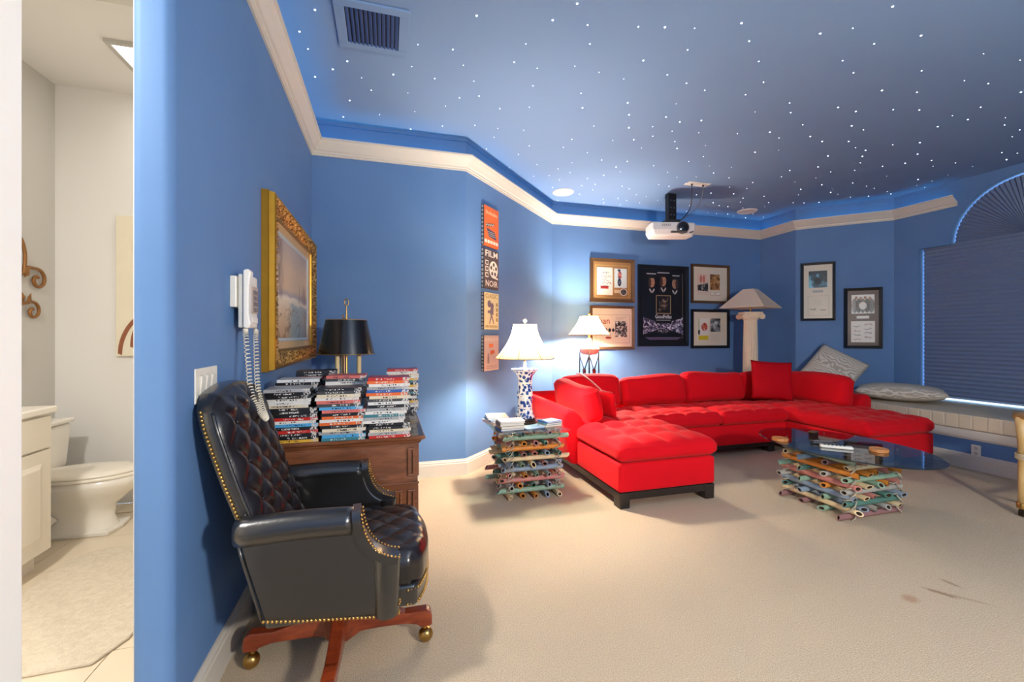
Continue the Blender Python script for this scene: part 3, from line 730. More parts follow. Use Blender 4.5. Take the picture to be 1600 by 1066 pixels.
# ================================================================== sectional sofa
sofa = thing('sectional_sofa', 'large red U-shaped sectional sofa with tufted seats on a dark wooden plinth', 'sofa', (3.3,3.8,0))
SO = Vector((3.3,3.8,0))
def S(mb): mb.M = Matrix.Translation(-SO) @ (mb.M if mb.M is not None else Matrix()); return mb
def sbox(name, x0,x1,y0,y1,z0,z1,r,m=RED,n=8,fn=None):
    mb = MB(); mb.M = Matrix.Translation(Vector(((x0+x1)/2,(y0+y1)/2,(z0+z1)/2))-SO)
    mb.rbox((x1-x0)/2,(y1-y0)/2,(z1-z0)/2,r,n,fn); return mb.build(name, m, sofa, 'all')
LX0, LX1, MX1, RX1 = 1.60, 2.43, 4.15, 5.00
LY0, MY0, RY0, BY = 2.79, 3.70, 2.87, 4.66
for (x0,x1,y0,y1) in ((LX0,LX1,LY0,BY),(LX1+.004,MX1-.004,MY0,BY),(MX1,RX1,RY0,BY)):
    sbox('base_section', x0,x1,y0,y1,.115,.325,.022)
def plinth(x0,x1,y0,y1):
    mb = MB(); mb.M = Matrix.Translation(-SO)
    for a in ((x0+.02,x1-.02,y0+.008,y0+.03),(x0+.008,x0+.03,y0+.02,y1-.02),(x1-.03,x1-.008,y0+.02,y1-.02),(x0+.02,x1-.02,y1-.03,y1-.008)): mb.box(*a,.062,.113)
    mb.build('plinth_rail', PLINTH, sofa)
    for (x,y) in ((x0+.004,y0+.004),(x1-.094,y0+.004),(x0+.004,y1-.094),(x1-.094,y1-.094)):
        l = MB(); l.M = Matrix.Translation(-SO); l.prism_y([(x,.113),(x+.09,.113),(x+.085,0),(x+.005,0)], y, y+.09); l.build('leg', PLINTH, sofa, bevel=.004)
plinth(LX0,LX1,LY0,BY); plinth(LX1+.1,MX1-.1,MY0+.05,BY); plinth(MX1,RX1,RY0,BY)
def tufted(tx, ty, depth, crown_, offx=0, offy=0):
    def fn(P, p):
        x, y, z = P
        ex = max(0, 1-p[0]**2)**.5; ey = max(0, 1-p[1]**2)**.5
        if p[2] > -.5:
            k = (p[2]+1)/2
            z += k*crown_*min(1,ex*1.3)*min(1,ey*1.3)
            u = (x-offx)/tx; v = (y-offy)/ty
            a, b = abs(math.sin(PI*u)), abs(math.sin(PI*v))
            pil = (a*b)**.45
            z -= k*depth*(1-pil)*min(1,ex*1.6)*min(1,ey*1.6)*(1 if p[2] > .8 else .3)
        bul = .012*(1-p[2]**2)
        x += bul*(1 if p[0] > .99 else -1 if p[0] < -.99 else 0); y += bul*(1 if p[1] > .99 else -1 if p[1] < -.99 else 0)
        return (x,y,z)
    return fn
sbox('seat_cushion', LX0+.005,LX1+.012,LY0-.006,4.24,.330,.462,.045,RED,44,tufted(.21,.24,.046,.045))
sbox('seat_cushion', LX1+.018,3.285,MY0-.03,4.30,.330,.462,.045,RED,36,tufted(.215,.22,.036,.040))
sbox('seat_cushion', 3.295,MX1-.012,MY0-.03,4.30,.330,.462,.045,RED,36,tufted(.215,.22,.036,.040))
sbox('seat_cushion', MX1-.004,RX1-.005,RY0-.006,4.24,.330,.462,.045,RED,44,tufted(.21,.24,.036,.040))
# arms: sloping outwards, rounded over the top
def arm(pts, y0, y1, name):
    K = len(pts); mb = MB(); mb.M = Matrix.Translation(-SO)
    ys_ = [y0,y0+.006,y0+.022,y0+.05]+[y0+.05+(y1-y0-.05)*i/10 for i in range(1,11)]
    cx = sum(p[0] for p in pts)/K; cz = sum(p[1] for p in pts)/K
    vs = []; fs = []
    for i, y in enumerate(ys_):
        k = [.86,.94,.985,1][i] if i < 4 else 1
        for x, z in pts: vs.append((cx+(x-cx)*k,y,max(.115,cz+(z-cz)*k)))
    for i in range(len(ys_)-1):
        for j in range(K): fs.append((i*K+j,i*K+(j+1)%K,(i+1)*K+(j+1)%K,(i+1)*K+j))
    fs += [tuple(range(K))[::-1], tuple((len(ys_)-1)*K+j for j in range(K))]
    return mb.add(vs, fs).build(name, RED, sofa, 'all')
def smooth_poly(P, it=2):
    for _ in range(it):
        Q = []
        for i in range(len(P)):
            a, b = P[i], P[(i+1)%len(P)]
            Q += [(a[0]*.75+b[0]*.25,a[1]*.75+b[1]*.25),(a[0]*.25+b[0]*.75,a[1]*.25+b[1]*.75)]
        P = Q
    return P
armL = smooth_poly([(1.52,.115),(1.50,.3),(1.455,.54),(1.50,.615),(1.60,.60),(1.665,.50),(1.70,.33),(1.73,.115)])
arm(armL, 3.50, BY+.0, 'arm')
armR = [(6.58-x,z) for x,z in armL][::-1]
arm(armR, 3.50, BY, 'arm')
bk = smooth_poly([(4.46,.115),(4.47,.35),(4.52,.58),(4.60,.645),(4.68,.60),(4.70,.4),(4.69,.115)])
mb = MB(); mb.M = Matrix.Translation(-SO); mb.prism_x(bk, 1.52, 5.06); mb.build('back_frame', RED, sofa, 'all')
def wrinkled(seed, amt=.006):
    rg = random.Random(seed); ph = [rg.uniform(0,6) for _ in range(6)]
    def fn(P, p):
        x, y, z = P
        e = max(0,1-p[0]**2)*max(0,1-p[2]**2)
        y += (.045*e)*(1 if p[1] > 0 else -1)
        y += amt*(math.sin(9*x+ph[0]+3*z)+.6*math.sin(17*z+ph[1]+5*x))*(-1)
        x += .5*amt*math.sin(14*z+ph[2]); z += .014*math.sin(6*x+ph[3])*max(0,p[2])-.02*max(0,p[2])*p[0]**4*0
        if abs(p[0]) > .8 and p[2] > .8: z -= .022*((abs(p[0])-.8)/.2)
        return (x,y,z)
    return fn
def backcushion(cx,cy,wd,ht,th,rz,tilt,seed,z0=.475,name='back_cushion'):
    mb = MB(); mb.M = Matrix.Translation(-SO) @ rotm(rz=rz, loc=(cx,cy,z0)) @ rotm(rx=tilt) @ Matrix.Translation((0,0,ht/2))
    mb.rbox(wd/2,th/2,ht/2,.055,12,wrinkled(seed)); return mb.build(name, RED, sofa, 'all')
backcushion(2.16,4.36,.70,.345,.15,0,-.20,1)
backcushion(2.93,4.34,.83,.325,.15,0,-.22,2)
backcushion(3.765,4.34,.83,.345,.16,0,-.22,3)
backcushion(4.50,4.37,.60,.335,.15,0,-.20,4)
backcushion(1.80,3.90,.80,.325,.15,PI/2,-.20,5)
backcushion(4.79,3.90,.78,.345,.15,-PI/2,-.18,6)
# throw pillow
def pillow(mb, W, H_, T, n=18, pinch=.10):
    def side(s):
        def fn(u, v):
            a, b = 2*u-1, 2*v-1
            t = T/2*((1-a*a)*(1-b*b))**.42
            k = 1-pinch*(1-abs(b)**2)*(abs(a)**6)*.5; l = 1-pinch*(1-abs(a)**2)*(abs(b)**6)*.5
            return (a*W/2*k, s*t, b*H_/2*l)
        return fn
    mb.grid(side(1), n, n); mb.grid(side(-1), n, n); return mb
mb = MB(); pillow(mb,.46,.46,.17)
o = mb.build('throw_pillow', mat('dark red pillow cloth', (186,6,22), .85, var=(5,.12), bump=(12,.15), spec=.15), None, 'all', weld=True)
place(o, (4.36,4.09,.725), (-.22,.06,-.42)); tag(o, 'square dark red throw pillow propped in the sofa corner', 'pillow')
# red pouch with strap hanging over the left cushions
pt_ = thing('shoulder_pouch', 'small red pouch with a strap slung over the sofa corner', 'bag', (1.98,3.80,.49))
mb = MB(); mb.M = rotm(rx=-.12, rz=PI/2+.35, loc=(.02,-.04,.11)); pillow(mb,.27,.25,.10,14,.0); mb.build('pouch_body', RED, pt_, 'all', weld=True)
RED_L = mat('bright red webbing', (206,44,44), .7, sheen=.3)
sp = [(.03,0,.19),(.0,.03,.24),(-.05,.10,.305),(-.07,.2,.345),(-.06,.34,.365),(-.06,.42,.36)]
vs = []; fs = []
for i, (x,y,z) in enumerate(sp): vs += [(x-.016,y-.012,z),(x+.016,y+.012,z+.004),(x-.016,y-.012,z+.006),(x+.016,y+.012,z+.010)]
for i in range(len(sp)-1):
    a = 4*i; fs += [(a,a+1,a+5,a+4),(a+2,a+6,a+7,a+3),(a,a+4,a+6,a+2),(a+1,a+3,a+7,a+5)]
MB().add(vs, fs).build('strap', RED_L, pt_, 'all')
mb = MB(); mb.M = rotm(rx=-.12, rz=PI/2+.35, loc=(.02,-.04,.11)); mb.tube([(.135*math.cos(a),0,.125*math.sin(a)) for a in [PI*i/10 for i in range(11)]], .005, 6); mb.build('piping', RED_L, pt_, 'all')
# beige pillows on the bench
def swirl(N, L, tc):
    wv = N.new('ShaderNodeTexWave'); wv.wave_type = 'RINGS'; wv.inputs['Scale'].default_value = 16; wv.inputs['Distortion'].default_value = 9; wv.inputs['Detail'].default_value = 1.5; wv.inputs['Detail Scale'].default_value = .7
    L.new(tc.outputs['Object'], wv.inputs['Vector']); return ramp(N, L, wv.outputs['Fac'], [(.3, (176,166,150)), (.7, (214,204,188))])
SW = tex_mat('textured ivory pillow cloth', swirl, .9, .15)
mb = MB(); pillow(mb,.80,.52,.20,20,.04); o = mb.build('bench_pillow', SW, None, 'all', weld=True)
place(o, (5.66,3.58,.606), (PI/2+.02,0,PI/2+.55)); tag(o, 'ivory textured pillow lying flat on the window seat pad', 'pillow')
mb = MB(); pillow(mb,.56,.50,.20,20,.04); o = mb.build('bench_pillow', SW, None, 'all', weld=True)
place(o, (5.60,4.30,.825), (-.55,.5,-PI/4-.35)); tag(o, 'ivory textured pillow leaning up against the angled wall', 'pillow')

# ================================================================== lamps
def porcelain(N, L, tc):
    o = tc.outputs['Object']; z = sep(N, L, o)[2]
    vo = N.new('ShaderNodeTexVoronoi'); vo.inputs['Scale'].default_value = 34; L.new(mapping(N, L, o, (1,1,.8)), vo.inputs['Vector'])
    n1 = noise(N, L, o, 38, 4, 1.2)
    pat = math_(N, L, 'ADD', math_(N, L, 'MULTIPLY', vo.outputs['Distance'], 1.2), math_(N, L, 'MULTIPLY', n1, .6))
    c = ramp(N, L, pat, [(.68, (28,56,124)), (.84, (84,118,176)), (.97, (232,234,232))])
    band = math_(N, L, 'SINE', math_(N, L, 'MULTIPLY', z, 62))
    return mix(N, L, ramp(N, L, band, [(.90, (0,0,0)), (.96, (255,255,255))]), c, (238,236,230))
PORC = tex_mat('blue and white porcelain', porcelain, .12, .5)
SHADE = shade_mat('cream lampshade cloth', (234,202,152), .17)
SHTRIM = mat('brown shade trim', (126,98,66), .7)
BULB = mat('lit bulb', (1,1,1), .4, emit=(1,.86,.66,6))
def bell(z0, z1, r0, r1, pw=1.7, n=12):
    return [(r1+(r0-r1)*((1-i/n)**pw), z0+(z1-z0)*i/n) for i in range(n+1)]
def ribs(parent, prof, k, a0, rad=.0028, sx=1):
    for i in range(k):
        a = a0+2*PI*i/k
        MB().tube([((r+.001)*math.cos(a),(r+.001)*math.sin(a),z) for r,z in prof], rad, 5).build('shade_rib', SHTRIM, parent, 'all')
def rim(parent, r, z, rad=.004, n=40): return MB().tube([(r*math.cos(2*PI*i/n),r*math.sin(2*PI*i/n),z) for i in range(n)], rad, 6, closed=True).build('shade_rim', SHTRIM, parent, 'all')
# vase lamp on the side table
GZ = .535
vl = thing('vase_lamp', 'lit table lamp with blue and white porcelain vase base and cream bell shade', 'lamp', (1.095,3.43,GZ))
MB().lathe([(.098,0),(.105,.008),(.098,.018),(.086,.020),(.090,.030),(.084,.040)], 32).build('wooden_stand', mat('black wood stand', (34,26,24), .3), vl, True)
MB().lathe([(.078,.040),(.080,.050),(.066,.085),(.060,.12),(.062,.20),(.066,.235),(.062,.26),(.056,.30),(.058,.35),(.066,.385),(.085,.415),(.112,.437),(.114,.443),(.10,.443),(.03,.438)], 40).build('vase', PORC, vl, True)
MB().lathe([(.012,.438),(.016,.45),(.012,.462),(.012,.50)], 14).build('neck', CERAM, vl, True)
sp_ = bell(.530,.812,.243,.098,1.75)
sh = MB().lathe(sp_, 48).build('lamp_shade', SHADE, vl, 'all')
# lathe caps would close the shade: remove them
def uncap(o):
    bm = bmesh.new(); bm.from_mesh(o.data)
    bmesh.ops.delete(bm, geom=[f for f in bm.faces if len(f.verts) > 4], context='FACES_ONLY'); bm.to_mesh(o.data); bm.free()
uncap(sh)
ribs(sh, sp_, 8, .25); rim(sh, .239, .530); rim(sh, .099, .812, .003)
MB().tube([(.0,0,.50),(.0,0,.53)], .008, 8).build('socket', BRASS, vl)
bb = MB().ball((0,0,.60), .032, 14, 8, 1.25).build('bulb', BULB, vl, 'all')
MB().tube([(-.0,.04,.52),(0,.055,.62),(0,.05,.75),(0,0,.815),(0,-.05,.75),(0,-.055,.62),(0,-.04,.52)], .003, 6).build('harp', BRASS, vl)
MB().ball((0,0,.842), .016, 12, 8, 1.1).build('finial', CERAM, vl, 'all'); MB().tube([(0,0,.812),(0,0,.832)], .004, 6).build('finial_stem', BRASS, vl)
lamp('vase_lamp_light', (0,0,.70), P_VASE, WARM, .06, vl)
# stand lamp behind the sofa
sl = thing('stand_lamp', 'lit floor lamp with alabaster bowl on a crossed iron stand behind the sofa', 'lamp', (2.445,5.0,0))
for i in range(4):
    a = PI/4+.35+PI/2*i; x, y = .125*math.cos(a), .125*math.sin(a)
    MB().tube([(x*1.15,y*1.15,0),(x,y,.4),(x*.92,y*.92,1.14)], .008, 8).build('leg', IRON, sl, 'all')
    a2 = a+PI/2; x2, y2 = .125*math.cos(a2), .125*math.sin(a2)
    br_ = MB(); br_.tube([(x,y,.62),(x2*.95,y2*.95,1.0)], .005, 6); br_.tube([(x*.95,y*.95,1.0),(x2,y2,.62)], .005, 6); b_ = br_.build('cross_brace', IRON, sl)
    mx_, my_ = (x+x2)/2*.98, (y+y2)/2*.98
    mb = MB(); mb.M = rotm(rz=math.atan2(my_,mx_), loc=(mx_,my_,.81)) @ rotm(ry=PI/2); mb.lathe([(.028,-.004),(.028,.004),(.012,.010),(0,.011)], 14); mb.build('rosette', mat('copper rosette', (132,66,52), .4, .7), b_, True)
def alab(N, L, tc): return ramp(N, L, noise(N, L, tc.outputs['Object'], 9, 4, 1), [(.3, (226,168,132)), (.65, (238,206,178))])
MB().lathe([(.03,1.01),(.085,1.018),(.115,1.045),(.128,1.085),(.120,1.10),(.05,1.112),(.0,1.115)], 28).build('alabaster_bowl', tex_mat('alabaster', alab, .35), sl, True)
MB().lathe([(.05,1.108),(.035,1.125),(.028,1.15),(.028,1.215),(.018,1.22)], 20).build('lamp_neck', CERAM, sl, True)
sp_ = bell(1.262,1.498,.262,.115,1.35)
sh = MB().lathe(sp_, 48).build('lamp_shade', SHADE, sl, 'all'); uncap(sh)
ribs(sh, sp_, 8, .12, .0035); rim(sh, .263, 1.262, .005); rim(sh, .116, 1.498)
MB().ball((0,0,1.30), .030, 12, 8, 1.2).build('bulb', BULB, sl, 'all'); MB().tube([(0,0,1.22),(0,0,1.27)], .012, 8).build('socket', BRASS, sl)
MB().tube([(.0,.05,1.27),(0,.06,1.4),(0,0,1.505),(0,-.06,1.4),(0,-.05,1.27)], .003, 6).build('harp', BRASS, sl); MB().ball((0,0,1.525), .014, 10, 6, 1.6).build('finial', BRASS, sl, 'all')
lamp('stand_lamp_light', (0,0,1.37), P_STAND, WARM, .07, sl)
# column lamp
cl = thing('column_lamp', 'unlit floor lamp shaped as a fluted stone column with pyramid shade', 'lamp', (4.93,4.98,0))
def flute(z, r):
    n = 80; return [((r-(.007*max(0,math.cos(20*2*PI*i/n))))*math.cos(2*PI*i/n), (r-(.007*max(0,math.cos(20*2*PI*i/n))))*math.sin(2*PI*i/n), z) for i in range(n)]
mb = MB(); vs = []; zs = [.14,.3,.6,.9,1.2,1.47]; rs = [.108,.105,.101,.096,.091,.086]
for z, r in zip(zs, rs): vs += flute(z, r)
fs = [(i*80+k,i*80+(k+1)%80,(i+1)*80+(k+1)%80,(i+1)*80+k) for i in range(5) for k in range(80)]
mb.add(vs, fs).build('fluted_shaft', CREAMP, cl)
mb = MB(); mb.box(-.16,.16,-.16,.16,0,.06); mb.lathe([(.15,.06),(.155,.075),(.145,.095),(.125,.105),(.13,.12),(.115,.14)], 32); mb.build('plinth', CREAMP, cl, True)
mb = MB(); mb.M = rotm(rz=math.radians(-16-3)); mb.lathe([(.086,1.47),(.10,1.485),(.105,1.505),(.09,1.515)], 28); mb.box(-.125,.125,-.10,.10,1.555,1.585); mb.box(-.105,.105,-.085,.085,1.505,1.56)
for sx in (-1,1):
    mb2 = []
    M0 = mb.M; mb.M = M0 @ rotm(rx=PI/2, loc=(sx*.115,0,1.522)); mb.lathe([(.0,-.105),(.04,-.105),(.034,0),(.04,.105),(0,.105)], 20); mb.M = M0
cap = mb.build('capital', CREAMP, cl, True, bevel=.003)
for sx in (-1,1):
    for sy in (-1,1):
        mb = MB(); mb.M = rotm(rz=math.radians(-19)); mb.tube([(sx*.115+(.032-.0022*i)*math.cos(.55*i), sy*.107, 1.522+(.032-.0022*i)*math.sin(.55*i)) for i in range(14)], .004, 5); mb.build('scroll', CREAMP, cap)
MB().tube([(0,0,1.585),(0,0,1.66)], .010, 8).build('socket', BRASS, cl)
MB().ball((0,0,1.69), .028, 10, 6, 1.3).build('bulb', CERAM, cl, 'all')
PSH = shade_mat('pale linen shade', (226,208,190), .25)
mb = MB(); vs = []; az = math.radians(-16)-.12
for (r,z) in ((.415,1.645),(.10,1.905)):
    for k in range(4): a = az+PI/2*k; 
    vs += [(r*math.cos(az+PI/2*k), r*math.sin(az+PI/2*k), z) for k in range(4)]
mb.add(vs, [(k,(k+1)%4,(k+1)%4+4,k+4) for k in range(4)])
ps = mb.build('pyramid_shade', PSH, cl)
for k in range(4):
    a, b = vs[k], vs[(k+1)%4]; MB().tube([a,b], .004, 5).build('shade_rim', CREAMP, ps); MB().tube([vs[k+4], vs[(k+1)%4+4]], .003, 5).build('shade_rim', CREAMP, ps); MB().tube([vs[k], vs[k+4]], .0035, 5).build('shade_seam', CREAMP, ps)
MB().tube([(0,0,1.70),(0,0,1.895)], .004, 6).build('harp', BRASS, cl); mb = MB(); mb.tube([(-.10*math.cos(az),-.10*math.sin(az),1.895),(.10*math.cos(az),.10*math.sin(az),1.895)], .003, 5); mb.build('shade_spider', BRASS, cl)

# ================================================================== bamboo tables
BC = {'green':(140,170,144), 'cream':(224,198,152), 'orange':(214,134,50), 'blue':(138,156,172), 'pink':(196,126,116), 'teal':(84,126,112), 'grey':(168,164,154), 'mauve':(150,108,106)}
BM = {k: mat('weathered '+k+' bamboo', v, .5, var=(22,.16), bump=(30,.12)) for k, v in BC.items()}
BIN = mat('bamboo hollow', (70,50,34), .8)
CORD = mat('rawhide cord', (182,170,148), .7)
def stick(p0, p1, r, col, parent, rg):
    p0, p1 = Vector(p0), Vector(p1); d = p1-p0; L0 = d.length
    M_ = Matrix.Translation(p0) @ d.to_track_quat('Z','Y').to_matrix().to_4x4()
    n = 12; ri = r*.62; s0, s1 = rg.uniform(.3,1.1), rg.uniform(.3,1.1); a0, a1 = rg.uniform(0,6.28), rg.uniform(0,6.28)
    vs = []; prof = [(ri,.07,0,1),(ri,0,0,0),(r,0,0,0)]
    def ring(rad, z, sl, an): return [(rad*math.cos(2*PI*k/n), rad*math.sin(2*PI*k/n), z+sl*rad*math.cos(2*PI*k/n-an)) for k in range(n)]
    rings = [ring(ri,.05,s0,a0), ring(ri,0,s0,a0), ring(r,0,s0,a0)]
    node = L0*rg.uniform(.3,.7)
    rings += [ring(r,node-.006,0,0), ring(r*1.09,node,0,0), ring(r,node+.006,0,0)]
    rings += [ring(r,L0,-s1,a1), ring(ri,L0,-s1,a1), ring(ri,L0-.05,-s1,a1)]
    mb = MB(); mb.M = M_
    for q in rings: vs += q
    fs = []; mi = []
    for i in range(len(rings)-1):
        for k in range(n):
            fs.append((i*n+k, i*n+(k+1)%n, (i+1)*n+(k+1)%n, (i+1)*n+k)); mi.append(1 if i in (0,7) else 0)
    fs += [tuple(range(n))[::-1], tuple(8*n+k for k in range(n))]; mi += [1,1]
    mb.add(vs, fs); mb.mi = mi
    return mb.build('bamboo_pole', [BM[col], BIN], parent, True)
def bamboo_table(parent, hx, hy, layers, top, rg, xcols, ycols, first):
    """layers alternate between poles along x and along y"""
    z = .0; pitch = top/layers
    keys = list(BC)
    for i in range(layers):
        r = pitch*.5; zc_ = z+r
        along_x = (i % 2 == 0) == (first == 'x')
        if along_x:
            k = 4 if hy < .26 else 5
            for j in range(k):
                y = -hy+2*hy*j/(k-1); c = xcols[(i//2)%len(xcols)] if j in (0,k-1) else rg.choice(keys)
                e0, e1 = rg.uniform(.02,.10), rg.uniform(.02,.10)
                stick((-hx-e0,y,zc_), (hx+e1,y,zc_), r*rg.uniform(.90,.99), c, parent, rg)
        else:
            k = 5
            for j in range(k):
                x = -hx+2*hx*j/(k-1)+(rg.uniform(-.02,.02) if 0 < j < k-1 else 0)
                c = ycols[(i//2)%len(ycols)] if j in (0,k-1) else rg.choice(keys)
                e0, e1 = rg.uniform(.02,.07), rg.uniform(.02,.07)
                stick((x,-hy-e0,zc_), (x,hy+e1,zc_), r*rg.uniform(.90,.99), c, parent, rg)
        z += pitch
    for sx in (-1,1):
        for sy in (-1,1):
            pts = []; m = layers*10
            for i in range(m+1):
                a = i/m*layers*PI; zz = .012+(top-.02)*i/m
                pts.append((sx*hx+.032*math.cos(a)*1.0, sy*hy+.032*math.sin(a), zz))
            MB().tube(pts, .0042, 5).build('lashing', CORD, parent, 'all')
            q = MB()
            for i in range(0, layers, 2):
                zz = pitch*(i+.5); q.tube([(sx*(hx+.026),sy*(hy+.026),zz-.03),(sx*(hx-.0),sy*(hy+.042),zz),(sx*(hx-.026),sy*(hy+.03),zz+.03)], .0042, 5)
            q.build('lashing_knot', CORD, parent, 'all')
rg = random.Random(11)
st = thing('side_table', 'square side table of lashed painted bamboo with a glass top', 'table', (1.095,3.40,0))
bamboo_table(st, .195,.185, 13, .522, rg, ['green','pink','blue','cream','orange','green','green'], ['cream','grey','pink','blue','teal','mauve'], 'y')
mb = MB(); mb.rbox(.285,.285,.005,.004,2); o = mb.build('glass_top', TGLASS, st, True); o.location = (-.03,-.045,.529)
ct_ = thing('coffee_table', 'low coffee table of lashed painted bamboo with an oval glass top', 'table', (3.245,2.455,0))
bamboo_table(ct_, .215,.235, 11, .448, rg, ['mauve','teal','grey','green','cream','orange'], ['cream','blue','pink','orange','green'], 'x')
mb = MB(); mb.lathe([(0,0),(.98,0),(1,.004),(1,.008),(.98,.012),(0,.012)], 64, sx=.42, sy=.60); o = mb.build('glass_top', SMOKE, ct_); o.location = (-.075,-.07,.4495)
GT = .4617
# things on the coffee table
COR = wood('orange wood coaster', (186,112,52), (206,134,68), (220,152,86), (30,6,6), .4)
for i, (x, y) in enumerate(((2.85,2.60),(3.225,2.165))):
    t = thing('coaster_stack', ['pair of round orange wood coasters at the sofa corner of the glass top','pair of round orange wood coasters at the open end of the glass top'][i], 'coaster', (x,y,GT))
    for k in range(2):
        mb = MB(); mb.lathe([(0,k*.0105),(.052,k*.0105),(.055,k*.0105+.004),(.054,k*.0105+.010),(.046,k*.0105+.010),(.044,k*.0105+.0075),(0,k*.0105+.0075)], 28); mb.build('coaster', COR, t, True)
def remote(loc, rz, L0, body, label):
    t = thing('remote_control', label, 'remote', loc, rz)
    mb = MB(); mb.M = Matrix.Translation((0,0,.010)); mb.rbox(L0/2,.026,.010,.008,3); mb.build('body', body, t, 'all')
    for i in range(6):
        for j in range(3): MB().box(-L0*.38+i*L0*.12,-L0*.38+i*L0*.12+.010,-.016+j*.0125,-.008+j*.0125,.0198,.0225).build('button', DARKPL if body is PLASTIC else mat('grey button', (150,150,156), .5), t)
    return t
remote((3.03,2.31,GT), math.radians(-42), .19, PLASTIC, 'white remote control on the coffee table glass')
remote((3.06,2.42,GT), math.radians(-30), .17, DARKPL, 'black remote control behind the white remote')
t = thing('trinket_box', 'small dark metal trinket box on the coffee table glass', 'box', (3.25,2.66,GT), .3)
MB().box(-.035,.035,-.022,.022,0,.024).build('body', mat('dark bronze metal', (54,44,36), .35, .7), t, bevel=.004); MB().box(-.038,.038,-.025,.025,.024,.032).build('lid', mat('aged gold lid', (128,104,66), .35, .7), t, bevel=.003)
# books and papers on the side table
def book(label, cat, loc, rz, L0, W_, T_, cover, page=PAPER, name='book'):
    t = thing(name, label, cat, loc, rz)
    MB().box(-L0/2,L0/2,-W_/2,W_/2,0,.002).build('back_cover', cover, t); MB().box(-L0/2,L0/2,-W_/2,W_/2,T_-.002,T_).build('front_cover', cover, t)
    MB().box(-L0/2+.003,L0/2-.003,-W_/2+.003,W_/2-.003,.002,T_-.002).build('pages', page, t); MB().box(-L0/2-.001,-L0/2,-W_/2,W_/2,0,T_).build('spine', cover, t)
    return t
zt_ = .5345
BK = [flat('blue cover', (48,96,170)), flat('white cover', (230,228,226)), flat('grey cover', (120,114,104)), flat('teal cover', (90,140,150)), flat('light blue cover', (130,176,222)), flat('tan cover', (196,172,140))]
z = zt_
for i, (c, T_, lab) in enumerate(((0,.014,'blue covered book at the bottom of the pile before the vase lamp'),(5,.02,'tan covered book in the pile before the vase lamp, second from the bottom'),(2,.022,'thick dark grey book in the pile before the vase lamp, third from the bottom'),(1,.016,'white notebook on top of the pile before the vase lamp'))):
    book(lab, 'book', (.905+.006*(i%2),3.225-.004*i,z), .12-.05*i, .19,.14, T_, BK[c]); z += T_+.0006
z = zt_
for i, (c, T_, lab) in enumerate(((1,.02,'white magazine under the folded papers near the angled wall'),(4,.015,'pale blue magazine in the pile near the angled wall'),(1,.02,'white folded papers topping the pile near the angled wall'))):
    book(lab, 'magazine', (.875,3.50+.005*i,z), .25-.18*i, .17,.20, T_, BK[c], name='magazine'); z += T_+.0006
book('white booklet with blue edge lying flat on the glass side table', 'booklet', (1.10,3.235,zt_), .3, .19,.11, .008, BK[4], name='booklet')
z = zt_
for i, (c, T_, lab) in enumerate(((5,.014,'tan book at the bottom of the pile beside the sofa arm'),(3,.014,'teal book in the middle of the pile beside the sofa arm'),(0,.012,'blue and white booklet on top of the pile beside the sofa arm'))):
    book(lab, 'book', (1.255,3.275,z), .15+.1*i, .15,.13, T_, BK[c]); z += T_+.0006
MB_ = MB().box(-.055,.055,-.045,.045,.0122,.0128); o = MB_.build('cover_print', BK[1]); o.parent = [q for q in bpy.data.objects if q.get('label','').startswith('blue and white booklet')][0]

# ================================================================== bamboo cart at the right
BAM = wood('natural bamboo', (172,132,74), (204,166,104), (220,186,128), (6,6,2), .45)
bc = thing('bamboo_armchair', 'natural bamboo armchair on casters beside the window seat', 'chair', (4.525,1.685,0))
legs = [(-.29,.235),(.29,.235),(-.29,-.235),(.29,-.235)]
for (x, y) in legs:
    s = -1 if x < 0 else 1
    l = MB(); l.tube([(x,y,.07),(x,y,.2),(x,y,.40),(x,y,.43)], [.028,.027,.027,.027], 14); l.build('leg', BAM, bc, 'all')
    u = MB(); u.tube([(x,y,.41),(x+s*.012,y,.54),(x+s*.042,y,.70)], .027, 12); u.build('arm_post', BAM, bc, 'all')
    c = MB(); c.lathe([(.035,.055),(.036,.09),(.032,.095)], 14, x, y); cf = c.build('brass_ferrule', BRASS, bc, True)
    wv = MB(); wv.M = rotm(rx=PI/2, loc=(x+s*.012,y,.028)); wv.lathe([(0,-.012),(.018,-.014),(.028,-.010),(.028,.010),(.018,.014),(0,.012)], 18); wv.build('wheel', mat('dark caster', (48,38,28), .25, .6), cf, True)
    MB().tube([(x,y,.056),(x+s*.012,y,.040)], .007, 6).build('caster_stem', BRASS, cf)
    for k in range(4): MB().tube([(x+.038*math.cos(2*PI*i/14),y+.038*math.sin(2*PI*i/14),.405+.010*k+.006*math.cos(2*PI*i/14)) for i in range(14)], .005, 5, closed=True).build('binding', mat('rattan binding', (196,178,142), .5), bc, 'all')
for s in (-1,1):
    MB().tube([(s*.332,-.34,.70),(s*.332,.26,.70)], .027, 12).build('arm_rail', BAM, bc, 'all')
    MB().tube([(s*.29,-.235,.20),(s*.29,.235,.20)], .015, 10).build('stretcher', BAM, bc); MB().tube([(s*.29,-.235,.415),(s*.29,.235,.415)], .018, 10).build('seat_rail', BAM, bc)
for y in (-.235,.235):
    MB().tube([(-.29,y,.415),(.29,y,.415)], .018, 10).build('seat_rail', BAM, bc); MB().tube([(-.29,y,.19),(.29,y,.19)], .015, 10).build('stretcher', BAM, bc)
mb = MB(); mb.M = Matrix.Translation((0,0,.475)); mb.rbox(.245,.225,.045,.04,6); mb.build('seat_cushion', SEATC, bc, 'all')
MB().tube([(-.332,-.33,.70),(-.3,-.36,.95),(.3,-.36,.95),(.332,-.33,.70)], .024, 12).build('back_rail', BAM, bc, 'all')
